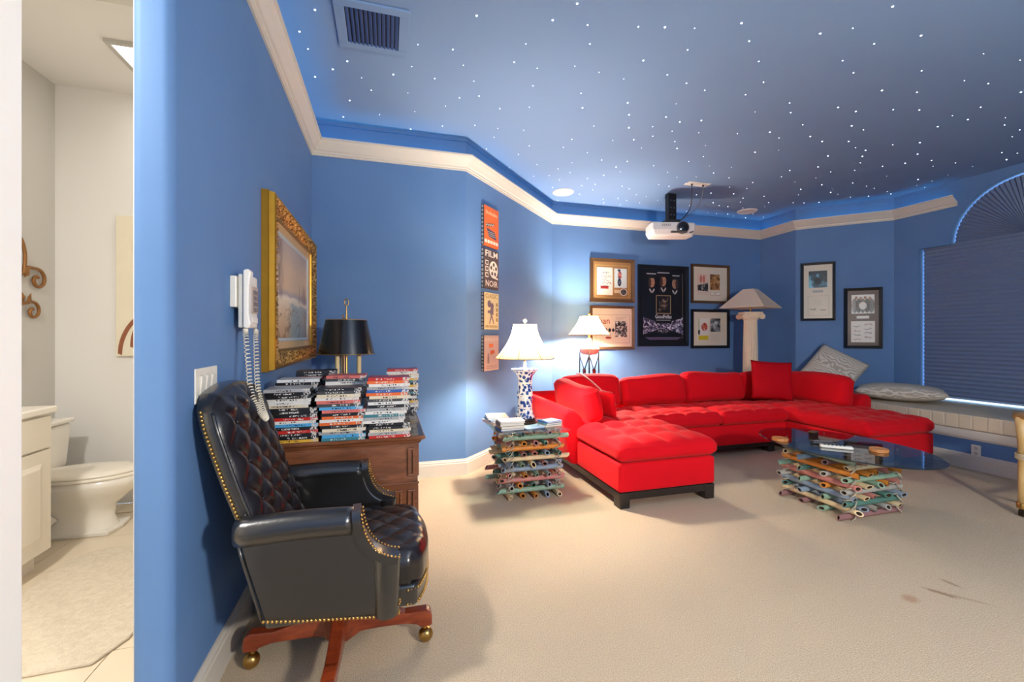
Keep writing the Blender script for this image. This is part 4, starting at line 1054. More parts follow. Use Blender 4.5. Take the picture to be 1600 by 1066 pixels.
for i in range(5): MB().tube([(-.2+.1*i,-.235,.43),(-.2+.1*i,-.355,.94)], .012, 8).build('back_spindle', BAM, bc)

# ================================================================== leather desk chair
ch = thing('desk_chair', 'black tufted leather swivel chair with brass nailheads on a mahogany base', 'chair', (-.17,1.83,0))
for k in range(4):
    a = math.radians(-3)+PI/2*k
    mb = MB(); mb.M = rotm(rz=a)
    top = [(.05,.215),(.09,.205),(.14,.172),(.19,.148),(.24,.136),(.29,.137),(.325,.138),(.342,.128),(.347,.11)]
    bot = [(.347,.072),(.30,.070),(.292,.080),(.25,.092),(.20,.094),(.14,.094),(.09,.092),(.05,.086)]
    mb.prism_y(top+bot, -.023, .023); lg = mb.build('base_leg', MAHOG, ch, bevel=.010, bseg=3)
    c = MB(); c.M = rotm(rz=a); c.tube([(.318,0,.075),(.318,0,.05)], .009, 8)
    M0 = c.M; c.M = M0 @ rotm(rx=PI/2, loc=(.322,0,.029)); c.lathe([(0,-.026),(.012,-.026),(.022,-.020),(.029,-.006),(.029,.006),(.022,.020),(.012,.026),(0,.026)], 18); c.M = M0
    c.build('caster', BRASS, lg, True)
mb = MB(); mb.lathe([(.062,.082),(.068,.09),(.068,.215),(.058,.222)], 8, a0=PI/8); mb.build('hub', MAHOG, ch)
MB().lathe([(.052,.222),(.056,.235),(.044,.245),(.044,.33)], 24).build('column', mat('dark steel column', (60,56,54), .3, .8), ch, True)
NAIL = MB()
def nail(p, r=.0058): NAIL.ball(p, r, 6, 4)
def nails(pts, step=.0128, r=.0056):
    acc = 0; last = Vector(pts[0]); nail(last, r)
    for q in pts[1:]:
        q = Vector(q); d = q-last; Ld = d.length; s = step-acc
        while s <= Ld:
            nail(last+d*(s/Ld), r); s += step
        acc = (acc+Ld) % step; last = q
# --- seat
def bow(y, front): return front-.055*(abs(y)/.27)**2.6
def seat_fn(P, p):
    x, y, z = P
    if p[0] > -.2: 
        k = (p[0]+.2)/1.2; x = x-(.055*abs(p[1])**2.6+.02)*k+.02*k
    if p[2] > 0:
        e = max(0,1-p[0]**2)*max(0,1-p[1]**2); e = e**.45
        a = (x/.058+y/.058)/2; b = (x/.058-y/.058)/2
        pil = (abs(math.sin(PI*a))*abs(math.sin(PI*b)))**.4
        z += p[2]*(.030*e-.020*(1-pil)*e)
    return (x,y,z)
mb = MB(); mb.M = Matrix.Translation((.055,0,.407)); mb.rbox(.275,.245,.070,.045,64,seat_fn); sto = mb.build('seat', LEATHER2, ch, 'all')
mb = MB()
for i in range(-4,5):
    for j in range(-4,5):
        if (i+j) % 2 == 0 and abs(.058*j) < .2 and -.19 < .058*i < .22: mb.ball((.055+.058*i-.01,.058*j,.472), .0065, 8, 4, .6)
mb.build('tuft_buttons', LEATHER2, sto, 'all')
def apron_fn(P, p):
    x, y, z = P
    if p[0] > -.2: x -= .055*abs(p[1])**2.6*(p[0]+.2)/1.2
    return (x,y,z)
mb = MB(); mb.M = Matrix.Translation((.055,0,.330)); mb.rbox(.268,.252,.038,.012,20,apron_fn); mb.build('seat_apron', LEATHER, ch, 'all')
def frontcurve(z, off, n=40):
    out = []
    for i in range(n+1):
        y = -.252+.504*i/n; x = .055+.268-.055*(abs(y)/.252)**2.6+off
        if abs(y) > .235: x -= .03*((abs(y)-.235)/.017)**2
        out.append((x,y,z))
    return out
nails(frontcurve(.352,.003)); nails(frontcurve(.302,.001))
# --- arms
S_curve = bez((.078,0,.676),(.082,0,.585),(.112,0,.515),(.205,0,.502),14)
for sd in (-1,1):
    yo, yi = sd*.305, sd*.235
    pf = [(-.205,.348),(.135,.302),(.165,.306),(.17,.495)] + [(x-.012,z-.012) for x,_,z in S_curve[::-1]][3:] + [(.05,.655),(-.275,.645),(-.262,.55),(-.225,.42)]
    a_ = MB().prism_y(pf, min(yo,yi)+.006, max(yo,yi)-.006).build('arm_panel', LEATHER, ch, bevel=.008, bseg=3)
    roll = MB(); K = 15
    path = [(-.285+.345*i/K, sd*.285, .632+.006*math.sin(i/K*3)) for i in range(K+1)]
    rl = roll.tube(path, [.040]+[.046]*(K-1)+[.045], 20).build('arm_roll', LEATHER, ch, 'all')
    # front scroll panel following the S curve
    mb = MB(); vs = []; fs = []
    for i, (x,_,z) in enumerate(S_curve):
        j0, j1 = S_curve[max(0,i-1)], S_curve[min(len(S_curve)-1,i+1)]
        tx, tz = j1[0]-j0[0], j1[2]-j0[2]; l = math.hypot(tx,tz); nx, nz = -tz/l, tx/l
        wdt = .046 if i < 4 else .040
        if i == 0: wdt = .034
        y0, y1 = sd*.285-wdt, sd*.285+wdt
        vs += [(x-nx*.02,y0,z-nz*.02),(x+nx*.006,y0,z+nz*.006),(x+nx*.010,sd*.285,z+nz*.010),(x+nx*.006,y1,z+nz*.006),(x-nx*.02,y1,z-nz*.02)]
    m = len(S_curve)
    fs = [(i*5+k,i*5+k+1,(i+1)*5+k+1,(i+1)*5+k) for i in range(m-1) for k in range(4)]+[(i*5+4,i*5,(i+1)*5,(i+1)*5+4) for i in range(m-1)]+[(0,1,2,3,4),tuple((m-1)*5+k for k in range(5))]
    mb.add(vs, fs).build('arm_front', LEATHER, ch, True)
    for off in (-.036,.036):
        nails([(x+.010,sd*.285+off,z+.004) for x,_,z in S_curve[1:]], .0125, .005)
    col = MB(); col.lathe([(.040,.300),(.043,.32),(.044,.40),(.046,.470),(.046,.498),(.03,.505)], 18, .168, sd*.278); col.build('arm_post', LEATHER, ch, True)
    nails([(.168+.045*math.cos(t),sd*.278+.045*math.sin(t)*1.0,.335-.012*math.sin(abs(t+PI/2*sd*0))*0) for t in [(-PI/2*sd)+sd*PI*(i/14-.35) for i in range(15)]], .0125, .005)
    nails([(.168+.042*math.cos(t),sd*.278+.042*math.sin(t),.300) for t in [(-PI/2*sd)+sd*PI*(i/14-.35) for i in range(15)]], .0125, .005)
    nails([(-.203,yo,.353),(-.1,yo,.337),(.135,yo,.308)], .0128)
    wl = MB().tube([(-.278,yo-sd*.004,.62),(-.262,yo-sd*.004,.55),(-.226,yo-sd*.004,.42),(-.207,yo-sd*.004,.350)], .005, 6).build('welt', LEATHER, a_, 'all')
# --- back
BW = .252
def base_x(v): return -.172-.170*v-.014*math.sin(PI*min(1,v))-.026*v*v
def bk_pt(u, v, back=False):
    a = 2*u-1
    hw_ = BW-.012*(1-v)+.006*math.sin(PI*v)
    if v > .86: hw_ -= .020*((v-.86)/.14)**2
    y = a*hw_; zz = .44+v*(.605+.036*math.cos(a*PI/2)**1.0-.030*max(0,abs(a)-.82)/.18)
    bx = base_x(v)
    if back: return (bx-.052+.010*abs(a)**4, y, zz)
    e = max(0,1-abs(a)**5)*max(0,1-abs(2*v-1)**9); e = e**.5
    p_, q_ = (y/.058+(zz-.5)/.066)/2, (y/.058-(zz-.5)/.066)/2
    pil = (abs(math.sin(PI*p_))*abs(math.sin(PI*q_)))**.42
    inner = min(1, max(0, (1-abs(a))/.16))*min(1, max(0,(1-v)/.10))
    return (bx+.030*e+e*inner*(.026*pil-.012), y, zz+e*inner*.008*pil)
mb = MB(); NU, NV = 84, 96
mb.grid(lambda u,v: bk_pt(u,v), NU, NV); bkf = mb.build('tufted_back', LEATHER2, ch, 'all')
mb = MB(); mb.grid(lambda u,v: bk_pt(u,v,True), 16, 24)
edge = [(0,v/40) for v in range(41)]+[(u/30,1) for u in range(1,31)]+[(1,1-v/40) for v in range(1,41)]+[(1-u/30,0) for u in range(1,31)]
vs = []; 
for (u,v) in edge: 
    f_ = bk_pt(u,v); b_ = bk_pt(u,v,True); vs += [f_, ((f_[0]+b_[0])/2, f_[1]*1.02, f_[2]+(.004 if v > .98 else 0)), b_]
fs = []
for i in range(len(edge)-1): 
    for k in range(2): fs.append((3*i+k,3*i+k+1,3*i+4+k,3*i+3+k))
mb.add(vs, fs); mb.build('back_shell', LEATHER, ch, 'all')
mb = MB()
for i in range(-4,5):
    for j in range(-2,10):
        if (i+j) % 2 == 0:
            y = .058*i; zz = .5+.066*j; v = (zz-.44)/.64
            if abs(y) < .215 and .06 < v < .90: mb.ball((base_x(v)+.022,y,zz), .0075, 8, 4, .8)
mb.build('back_buttons', LEATHER2, bkf, 'all')
for sd in (0,1):
    pp = []
    for i in range(61):
        v = .30+.695*i/60; f_ = bk_pt(sd,v); b_ = bk_pt(sd,v,True); pp.append((f_[0]-.030, f_[1]*1.02+(.001 if sd else -.001), f_[2]))
    nails(pp, .0135, .0062)
    pp = [bk_pt(sd,.28+.70*i/40) for i in range(41)]
    MB().tube([(x+.002,y,z) for x,y,z in pp], .006, 6).build('back_welt', LEATHER, ch, 'all')
NAIL.build('nailhead_trim', BRASS, ch, 'all')['kind'] = 'stuff'

# ================================================================== desk
dk = thing('writing_desk', 'walnut desk with moulded dark top and panelled end, stacked with discs', 'desk', (-.20,2.965,0))
DX0, DX1, DY0, DY1 = -.365,.345,-.765,.765
MB().box(DX0,DX1,DY0,DY1,.035,.722).build('carcass', DESKW, dk)
MB().box(DX0+.0,DX1+.012,DY0-.012,DY1+.012,0,.075).build('plinth_moulding', DESKW, dk, bevel=.008)
tp = MB(); 
rect4 = lambda o: [(DX0-.0,DY0-o),(DX1+o,DY0-o),(DX1+o,DY1+o),(DX0-.0,DY1+o)]
pr_ = [(.008,.722),(.014,.730),(.018,.738),(.034,.746),(.036,.754),(.032,.760),(.026,.762)]
vs = []; fs = []
for o_, z in pr_: vs += [(x,y,z) for x,y in rect4(o_)]
for i in range(len(pr_)-1):
    for k in range(4): fs.append((4*i+k,4*i+(k+1)%4,4*i+4+(k+1)%4,4*i+4+k))
fs += [(3,2,1,0)]
tp.add(vs, fs); tp.build('top_moulding', DESKW, dk)
MB().prism(rect4(.026), .7621, .7632).build('top_surface', DESKT, dk)
def raised(x0,x1,z0,z1,y,parent,name,face=True):
    mb = MB(); d = .012
    for a in ((x0,x1,z1-.012,z1),(x0,x1,z0,z0+.012),(x0,x0+.012,z0+.012,z1-.012),(x1-.012,x1,z0+.012,z1-.012)): mb.box(a[0],a[1],y-d,y,a[2],a[3])
    return mb.build(name, DESKW, parent, bevel=.004)
yE = DY0
MB().box(DX0,DX1+.006,yE-.009,yE,.520,.532).build('mid_moulding', DESKW, dk, bevel=.003)
MB().box(DX0,DX1-.065,yE-.006,yE,.548,.712).build('drawer_panel', DESKW, dk, bevel=.003)
raised(DX0+.02,DX1-.075,.10,.495,yE,dk,'end_panel_frame'); MB().box(DX0+.032,DX1-.087,yE-.003,yE,.112,.483).build('end_panel', wood('warm panel wood', (110,58,30), (138,78,44), (156,94,56), (9,9,2), .34), dk)
raised(DX1-.050,DX1-.014,.560,.700,yE,dk,'pilaster_panel'); raised(DX1-.050,DX1-.014,.10,.495,yE,dk,'pilaster_panel')
for k in range(4):
    y0, y1 = DY0+.03+k*.37, DY0+.38+k*.37
    MB().box(DX1,DX1+.008,y0,y1,.548,.710).build('drawer_front', DESKW, dk, bevel=.003)
    MB().box(DX1,DX1+.006,y0,y1,.10,.500).build('side_panel', DESKW, dk, bevel=.003)
DT = .7634
# ---- discs
DCOL = {'black':(28,27,30), 'white':(222,218,210), 'red':(190,44,36), 'dark grey':(70,68,70), 'orange':(224,104,44), 'blue':(50,92,160), 'light grey':(168,166,164), 'cream':(222,206,176), 'pink':(214,110,100), 'teal':(60,120,130), 'yellow':(220,170,60), 'sky blue':(80,160,206)}
def spine_mat(key, col, ink):
    def f(N, L, tc):
        oi = N.new('ShaderNodeObjectInfo'); g = sep(N, L, tc.outputs['Generated'])
        cmb = N.new('ShaderNodeCombineXYZ'); L.new(math_(N, L, 'MULTIPLY', g[0], 34), cmb.inputs[0]); L.new(math_(N, L, 'MULTIPLY', g[2], 1.6), cmb.inputs[1])
        L.new(math_(N, L, 'MULTIPLY', oi.outputs['Random'], 90), cmb.inputs[2])
        n = noise(N, L, cmb.outputs[0], 1.0, 1)
        letters = math_(N, L, 'GREATER_THAN', n, .53)
        r = oi.outputs['Random']
        band = math_(N, L, 'MULTIPLY', math_(N, L, 'LESS_THAN', math_(N, L, 'ABSOLUTE', math_(N, L, 'SUBTRACT', g[2], .5)), .24),
             math_(N, L, 'LESS_THAN', math_(N, L, 'ABSOLUTE', math_(N, L, 'SUBTRACT', g[0], math_(N, L, 'ADD', .36, math_(N, L, 'MULTIPLY', r, .22)))), .22))
        front = math_(N, L, 'LESS_THAN', g[1], .01)
        c = mix(N, L, math_(N, L, 'MULTIPLY', math_(N, L, 'MULTIPLY', letters, band), front), col, ink)
        dots = math_(N, L, 'MULTIPLY', math_(N, L, 'GREATER_THAN', g[0], .84), math_(N, L, 'MULTIPLY', front, math_(N, L, 'GREATER_THAN', n, .5)))
        c = mix(N, L, dots, c, (206,200,192))
        return mix(N, L, math_(N, L, 'MULTIPLY', math_(N, L, 'SUBTRACT', 1, front), math_(N, L, 'LESS_THAN', g[2], .9)), c, (40,40,44))
    return tex_mat('disc case '+key, f, .3, .5)
DM = {k: spine_mat(k, v, (34,32,36) if sum(v) > 420 else (216,210,200)) for k, v in DCOL.items()}
case = MB().box(-.095,.095,-.0675,.0675,0,.0142).build('disc_case', DM['black']); case_me = {}
for k in DM:
    me = case.data.copy(); me.materials.clear(); me.materials.append(DM[k]); case_me[k] = me
bpy.data.objects.remove(case)
ORD = ['bottom','second','third','fourth','fifth','sixth','seventh','eighth','ninth','tenth','eleventh','twelfth','thirteenth','fourteenth','fifteenth','sixteenth','seventeenth','eighteenth','nineteenth','twentieth','twenty-first','twenty-second']
def cases(where, cx, yf_, cols, shift, titles={}, spread=.008):
    z = DT; K = len(cols)
    for i, c in enumerate(cols):
        o = bpy.data.objects.new('disc_case', case_me[c]); COL.objects.link(o)
        o.location = (cx+shift(i)+R.uniform(-spread,spread), yf_+.0675+R.uniform(0,.012), z); o.rotation_euler = (0,0,R.uniform(-.035,.035)); z += .0144
        posn = 'topmost' if i == K-1 else ('bottommost' if i == 0 else ORD[i]+' from the bottom')
        if i in titles:
            lab = f'{c} disc case with bold title, {posn} {where}'.replace('from the bottom','from bottom')
            text(titles[i], .0115, flat('case ink light', (226,220,210)) if c in ('black','dark grey','red','blue','teal') else flat('case ink dark', (30,30,34)), o, rotm(rx=PI/2, loc=(-.02,-.0679,.0071)), name='title')
        else: lab = f'{c} disc case, {posn} {where}'.replace('from the bottom','from bottom')
        tag(o, lab, 'disc case', 'disc cases stacked on the desk')
C_ = lambda s: [{'k':'black','w':'white','r':'red','g':'dark grey','o':'orange','b':'blue','l':'light grey','c':'cream','p':'pink','t':'teal','y':'yellow','s':'sky blue'}[q] for q in s]
cases('in the front stack by the wall', -.405, 2.165, C_('ykkrkswrkkkcwwkkl'), lambda i: -.030 if i > 10 else 0, {4:'LUCKY YOU',9:'UP IN THE AIR',11:'UNTRACEABLE'})
cases('in the middle front stack', -.200, 2.152, C_('tslckowokpsgpwcgk'), lambda i: (-.018 if i > 10 else .0))
cases('in the front stack by the open desk edge', .008, 2.150, C_('rlckkwltwlkwgcoblwor'), lambda i: (-.018 if 4 < i < 9 else 0))
cases('in the second stack by the wall', -.425, 2.325, C_('kkgrkwkbkwrkkckwlkw'), lambda i: 0)
cases('in the middle second stack', -.195, 2.315, C_('krkwbkkgrkwckklkwwgp'), lambda i: 0)
cases('in the rear stack before the candle lamp', -.36, 2.485, C_('kgkwkrkkbkgkwkkrkkpkk'), lambda i: 0)
cases('in the far stack past the candle lamp', .095, 2.86, C_('gkwlykwktkwyktywcwr'), lambda i: .004*math.sin(i))
# ---- candle lamp
dl = thing('candle_lamp', 'unlit desk lamp with black oval shade and three cream candle arms', 'lamp', (-.275,3.26,DT))
MB().lathe([(.10,0),(.102,.008),(.085,.016),(.03,.028),(.012,.045)], 28).build('base', BRASS, dl, True)
MB().lathe([(.008,.03),(.012,.10),(.008,.12),(.007,.60),(.004,.70)], 12).build('stem', BRASS, dl, True)
for i in range(3):
    a = math.radians(200+120*i)+.55; x, y = .085*math.cos(a), .085*math.sin(a)
    am = MB().tube([(0,0,.14),(x*.5,y*.5,.11),(x,y,.14),(x,y,.17)], .006, 8).build('candle_arm', BRASS, dl, 'all')
    MB().lathe([(.008,.165),(.022,.19),(.024,.20),(.012,.205)], 14, x, y).build('cup', BRASS, am, True)
    MB().lathe([(.0145,.205),(.0145,.40),(.0,.40)], 14, x, y).build('candle', mat('cream candle sleeve', (232,206,150), .5), am, True)
o = MB().lathe([(.205,.360),(.150,.598)], 48, sx=.92, sy=.75).build('shade', mat('black tole shade', (14,13,14), .22, coat=.3), dl, 'all'); uncap(o)
nn = 48
MB().tube([(.205*.92*math.cos(2*PI*i/nn),.205*.75*math.sin(2*PI*i/nn),.360) for i in range(nn)], .003, 5, closed=True).build('shade_edge', BRASS, o, 'all'); MB().tube([(.150*.92*math.cos(2*PI*i/nn),.150*.75*math.sin(2*PI*i/nn),.598) for i in range(nn)], .0025, 5, closed=True).build('shade_edge', BRASS, o, 'all')
MB().tube([(-.138,0,.592),(.138,0,.592)], .003, 5).build('shade_spider', BRASS, dl)
MB().tube([(.014*math.cos(2*PI*i/14),0,.722+.022*math.sin(2*PI*i/14)) for i in range(14)], .0045, 6, closed=True).build('finial_ring', BRASS, dl, 'all'); MB().tube([(0,0,.60),(-.022,0,.612),(-.024,0,.636)], .005, 6).build('key', BRASS, dl)

# ================================================================== painting
pt = thing('landscape_painting', 'ornate gold framed winter landscape painting on the left wall', 'painting', (-.599,3.075,1.525), PI/2)
PWd, PHt = .665,.455
def gring(mb, prof, seg, relief):
    """prof: list of (inset, depth); ring around the canvas with relief bumps"""
    per = []
    for k in range(4):
        c = [(-1,-1),(1,-1),(1,1),(-1,1)]; a, b = c[k], c[(k+1)%4]
        n = seg if k % 2 == 0 else int(seg*.7)
        for i in range(n): s = i/n; per.append((a[0]+(b[0]-a[0])*s, a[1]+(b[1]-a[1])*s, (2*PWd if k % 2 == 0 else 2*PHt)*s))
    vs = []; fs = []; m = len(prof); n = len(per)
    for (a, b, l) in per:
        for (ins, dep) in prof:
            d = dep+(relief(l, ins) if relief else 0)
            vs.append((a*(PWd-ins), -d, b*(PHt-ins)))
    for i in range(n):
        j = (i+1) % n
        for k in range(m-1): fs.append((i*m+k,j*m+k,j*m+k+1,i*m+k+1))
    return mb.add(vs, fs)
gring(MB(), [(0,0),(0,.030),(.006,.034),(.010,.058),(.018,.063),(.026,.060)], 8, None).build('outer_moulding', mat('bright gilt', (196,142,44), .32, .8, var=(18,.15)), pt)
rel = lambda l, ins: .010*math.sin(2*PI*l/.034+ (ins-.06)*90)*math.sin(PI*(ins-.024)/.072)+.008*math.sin(2*PI*l/.017)*math.sin(2*PI*(ins-.024)/.036)
gring(MB(), [(.024,.058)]+[(.024+.072*i/10,.062-.022*i/10) for i in range(1,10)]+[(.097,.036)], 260, rel).build('carved_moulding', GOLDF, pt, 'all')
gring(MB(), [(.096,.036),(.100,.044),(.108,.040),(.110,.030)], 8, None).build('inner_bead', mat('bright gilt', (196,142,44), .32, .8, var=(18,.15)), pt)
gring(MB(), [(.109,.030),(.150,.020)], 8, None).build('linen_liner', mat('tan linen liner', (190,160,116), .8, var=(90,.1)), pt)
gring(MB(), [(.149,.022),(.153,.024),(.168,.016)], 8, None).build('blue_slip', mat('pale blue slip', (176,190,190), .5), pt)
def landscape(N, L, tc):
    o = tc.outputs['Generated']; g = sep(N, L, o); n5 = noise(N, L, o, 5, 5)
    def band(v, a, b):          # soft step from 0 at a to 1 at b
        m = N.new('ShaderNodeMapRange'); m.interpolation_type = 'SMOOTHSTEP'; m.inputs['From Min'].default_value = a; m.inputs['From Max'].default_value = b
        L.new(v, m.inputs['Value']); return m.outputs[0]
    mul = lambda *v: v[0] if len(v) == 1 else math_(N, L, 'MULTIPLY', v[0], mul(*v[1:]))
    wob = math_(N, L, 'MULTIPLY', math_(N, L, 'SUBTRACT', n5, .5), .16)
    z = math_(N, L, 'ADD', g[2], wob); x = math_(N, L, 'ADD', g[0], wob)
    c = ramp(N, L, z, [(.0,(176,146,110)),(.22,(206,182,148)),(.37,(224,208,180)),(.42,(234,222,198)),(.46,(168,156,160)),(.54,(208,184,150)),(.72,(204,182,150)),(1,(168,160,156))])
    c = mix(N, L, mul(band(x, .34, .50), band(z, .40, .36), .85), c, (150,166,164))
    tn = band(noise(N, L, mapping(N, L, o, (15,1,2.0)), 1.5, 5, .5), .38, .60)
    c = mix(N, L, mul(band(x, .34, .10), band(z, .36, .46), tn, .8), c, (96,76,74))
    c = mix(N, L, mul(band(x, .66, .76), band(z, .38, .44), band(z, .70, .50), tn, .75), c, (104,84,82))
    c = mix(N, L, mul(band(x, .70, .95), band(z, .40, .30), .5), c, (96,92,92))
    return mix(N, L, mul(band(z, .36, .28), band(noise(N, L, o, 12, 5, 1), .52, .66), .7), c, (122,94,68))
MB().box(-PWd+.16,PWd-.16,-.016,-.012,-PHt+.16,PHt-.16).build('canvas', tex_mat('winter landscape print', landscape, .5), pt)
MB().box(-PWd+.02,PWd-.02,-.011,-.001,-PHt+.02,PHt-.02).build('backing', mat('backing board', (110,84,52), .8), pt)

# ================================================================== phone, switches
ph = thing('wall_phone', 'white corded wall phone beside the gold painting', 'phone', (-.6,2.045,1.395), PI/2)
MB().box(-.082,.075,-.024,0,-.030,.095).build('wall_plate', PLASTIC, ph, bevel=.004)
mb = MB(); mb.prism([(-.072,-.026),(-.076,-.046),(-.03,-.056),(.04,-.062),(.082,-.056),(.094,-.040),(.085,-.024)], -.112,.104); mb.build('phone_body', PLASTIC, ph, bevel=.006, bseg=3)
mb = MB(); mb.prism_x([(-.048,.118),(-.066,.124),(-.076,.112),(-.070,.055),(-.068,-.055),(-.076,-.100),(-.066,-.116),(-.048,-.112)], -.088,-.046); mb.build('handset', mat('white handset', (240,234,222), .3), ph, bevel=.006, bseg=3)
kp = MB().box(-.02,.055,-.0655,-.056,-.05,.060).build('keypad', mat('phone keypad', (176,160,150), .5), ph)
for i in range(4):
    for j in range(3): MB().box(-.012+j*.022,.004+j*.022,-.0695,-.0655,-.044+i*.024,-.028+i*.024).build('key', mat('grey key', (120,112,110), .5), kp)
MB().box(-.02,.05,-.0665,-.060,-.092,-.068).build('number_card', PAPER, ph)
cord = []
ctrl = [(-.548,1.978,1.281),(-.545,1.972,1.25),(-.525,1.93,1.14),(-.500,1.87,1.04),(-.462,1.825,.975),(-.440,1.815,.945),(-.440,1.835,.943),(-.462,1.875,.975),(-.495,1.945,1.045),(-.522,2.03,1.14),(-.540,2.09,1.24),(-.542,2.10,1.281)]
def catmull(P, t):
    n = len(P)-1; s = min(n-1e-6, max(0,t*n)); i = int(s); f = s-i
    p0, p1, p2, p3 = [Vector(P[max(0,min(n,k))]) for k in (i-1,i,i+1,i+2)]
    return .5*((2*p1)+(p2-p0)*f+(2*p0-5*p1+4*p2-p3)*f*f+(3*p1-p0-3*p2+p3)*f**3)
TN = 84; NS = TN*9
for i in range(NS+1):
    t = i/NS; c = catmull(ctrl,t); d = (catmull(ctrl,min(1,t+.004))-catmull(ctrl,max(0,t-.004))).normalized()
    u = d.cross(Vector((1,0,.2))).normalized(); v = d.cross(u); rr_ = .0088*min(1,t*40,(1-t)*40)
    cord.append(c+u*rr_*math.cos(2*PI*TN*t)+v*rr_*math.sin(2*PI*TN*t))
tag(MB().tube(cord, .0021, 5).build('phone_cord', mat('ivory cord', (232,222,200), .4), None, 'all'), 'ivory coiled phone cord looping down over the chair back', 'cord')
sw = thing('light_switch', 'white three-gang rocker switch plate on the left wall', 'switch', (-.6,1.725,1.085), PI/2)
MB().box(-.093,.093,-.006,0,-.058,.058).build('plate', PLASTIC, sw, bevel=.003)
for x in (-.046,0,.046):
    f_ = MB().box(x-.0175,x+.0175,-.008,-.006,-.035,.035).build('switch_bezel', mat('bezel', (206,198,182), .4), sw); MB().prism_x([(-.008,-.032),(-.014,.030),(-.008,.032)], x-.0155,x+.0155).build('rocker', PLASTIC, f_)

# ================================================================== bathroom
BX0, BY1 = -2.30, 3.92
struct(MB().box(BX0-.1,BX0,-.4,BY1+.1,0,3.14).build('wall_bath_left', BATHG), 'grey beige bathroom wall above the vanity')
struct(MB().box(BX0,-.704,BY1,BY1+.1,0,3.14).build('wall_bath_back', BATHW), 'pale bathroom wall behind the toilet')
struct(MB().box(BX0,-.704,-.4,-.3,0,3.14).build('wall_bath_near', BATHW), 'pale bathroom wall on the camera side')
bw = MB(); bw.box(-.712,-.704,1.525,BY1,0,3.06); bw.box(-.712,-.704,-.3,.55,0,3.06); bw.box(-.712,-.704,.55,1.525,2.44,3.06)
struct(bw.build('wall_bath_right', BATHW), 'pale bathroom side of the doorway wall')
struct(MB().box(BX0-.1,-.70,-.4,BY1+.1,3.06,3.14).build('ceiling_bath', BATHW), 'white bathroom ceiling')
struct(MB().box(BX0,-.712,-.3,2.62,2.90,3.06).build('trim_4', BATHG), 'dropped soffit over the bathroom vanity')
fl = struct(MB().box(BX0,-.652,-.3,BY1,-.05,-.006).build('floor_bath', mat('tile grout', (188,168,140), .8)), 'cream tiled bathroom floor')
TILE = mat('cream floor tile', (226,210,184), .25, var=(4,.05), bump=(6,.03))
tme = MB().box(-.198,.198,-.198,.198,-.006,0).build('tile', TILE); tm = tme.data; bpy.data.objects.remove(tme)
for i in range(4):
    for j in range(11):
        o = bpy.data.objects.new('tile', tm); COL.objects.link(o); o.parent = fl; o.location = (-.852-.4-.4*(i-1)+.0, -.10+.4*j, 0)
        if j == 10: o.scale = (1,.5,1); o.location.y = 3.82
# door leaf sliding out of its pocket
dr = thing('door_1', 'white pocket door standing half open', 'door', (-.652,.62,0)); del dr['category']; struct(dr)
DW = mat('white door paint', (236,232,224), .4)
MB().box(-.020,.020,-.35,.378,.012,2.42).build('door_leaf', DW, dr, bevel=.003)
# vanity
va = thing('bathroom_vanity', 'white vanity cabinet with raised door panels and white counter', 'cabinet', (-2.02,2.10,0))
VW = mat('white cabinet paint', (232,222,204), .38)
MB().box(-.26,.20,-.85,.85,0,.10).build('toe_kick', VW, va); MB().box(-.275,.262,-.855,.855,.10,.832).build('carcass', VW, va)
MB().box(-.278,.285,-.88,.880,.834,.870).build('countertop', mat('white cultured marble', (240,232,218), .18, var=(5,.03)), va, bevel=.008)
for k in range(4):
    y0 = -.845+k*.4235; y1 = y0+.416
    MB().box(.262,.280,y0,y1,.655,.822).build('drawer_front', VW, va, bevel=.004)
    d_ = MB().box(.262,.278,y0,y1,.11,.645).build('cabinet_door', VW, va, bevel=.003)
    mb = MB(); a0, a1, z0, z1 = y0+.065, y1-.065, .175, .58
    mb.add([(.278,a0,z0),(.278,a1,z0),(.278,a1,z1),(.278,a0,z1),(.286,a0+.025,z0+.025),(.286,a1-.025,z0+.025),(.286,a1-.025,z1-.025),(.286,a0+.025,z1-.025)], [(0,1,5,4),(1,2,6,5),(2,3,7,6),(3,0,4,7),(4,5,6,7)]); mb.build('raised_panel', VW, d_)
# toilet
to = thing('toilet', 'white porcelain toilet facing away from the tank wall', 'toilet', (-2.28,3.44,0)); to.scale = (1,1,.9)
mb = MB(); mb.M = Matrix.Translation((.115,0,.575)); mb.rbox(.095,.235,.165,.03,4,lambda P,p:(P[0]*(1+.08*p[2]),P[1]*(1+.05*p[2]),P[2])); mb.build('tank', CERAM, to, 'all')
mb = MB(); mb.M = Matrix.Translation((.115,0,.757)); mb.rbox(.112,.255,.017,.014,4); mb.build('tank_lid', CERAM, to, 'all')
def oval(cx, rx, ry, z, n=36, back=.0):
    out = []
    for i in range(n):
        a = 2*PI*i/n; x = cx+rx*math.cos(a); 
        out.append((max(x,back) if back else x, ry*math.sin(a), z))
    return out
def loft(mb, rings, cap=True):
    n = len(rings[0]); vs = [p for r in rings for p in r]; fs = [(i*n+k,i*n+(k+1)%n,(i+1)*n+(k+1)%n,(i+1)*n+k) for i in range(len(rings)-1) for k in range(n)]
    if cap: fs += [tuple(range(n))[::-1], tuple((len(rings)-1)*n+k for k in range(n))]
    return mb.add(vs, fs)
loft(MB(), [oval(.36,.24,.125,0),oval(.36,.235,.12,.03),oval(.37,.20,.10,.10),oval(.38,.20,.105,.18),oval(.42,.25,.155,.27),oval(.45,.275,.182,.34),oval(.45,.28,.188,.39)]).build('bowl', CERAM, to, 'all')
loft(MB(), [oval(.44,.29,.192,.391),oval(.44,.293,.196,.397),oval(.44,.293,.196,.409),oval(.44,.285,.19,.414)]).build('seat', mat('white seat', (236,228,212), .22), to, 'all')
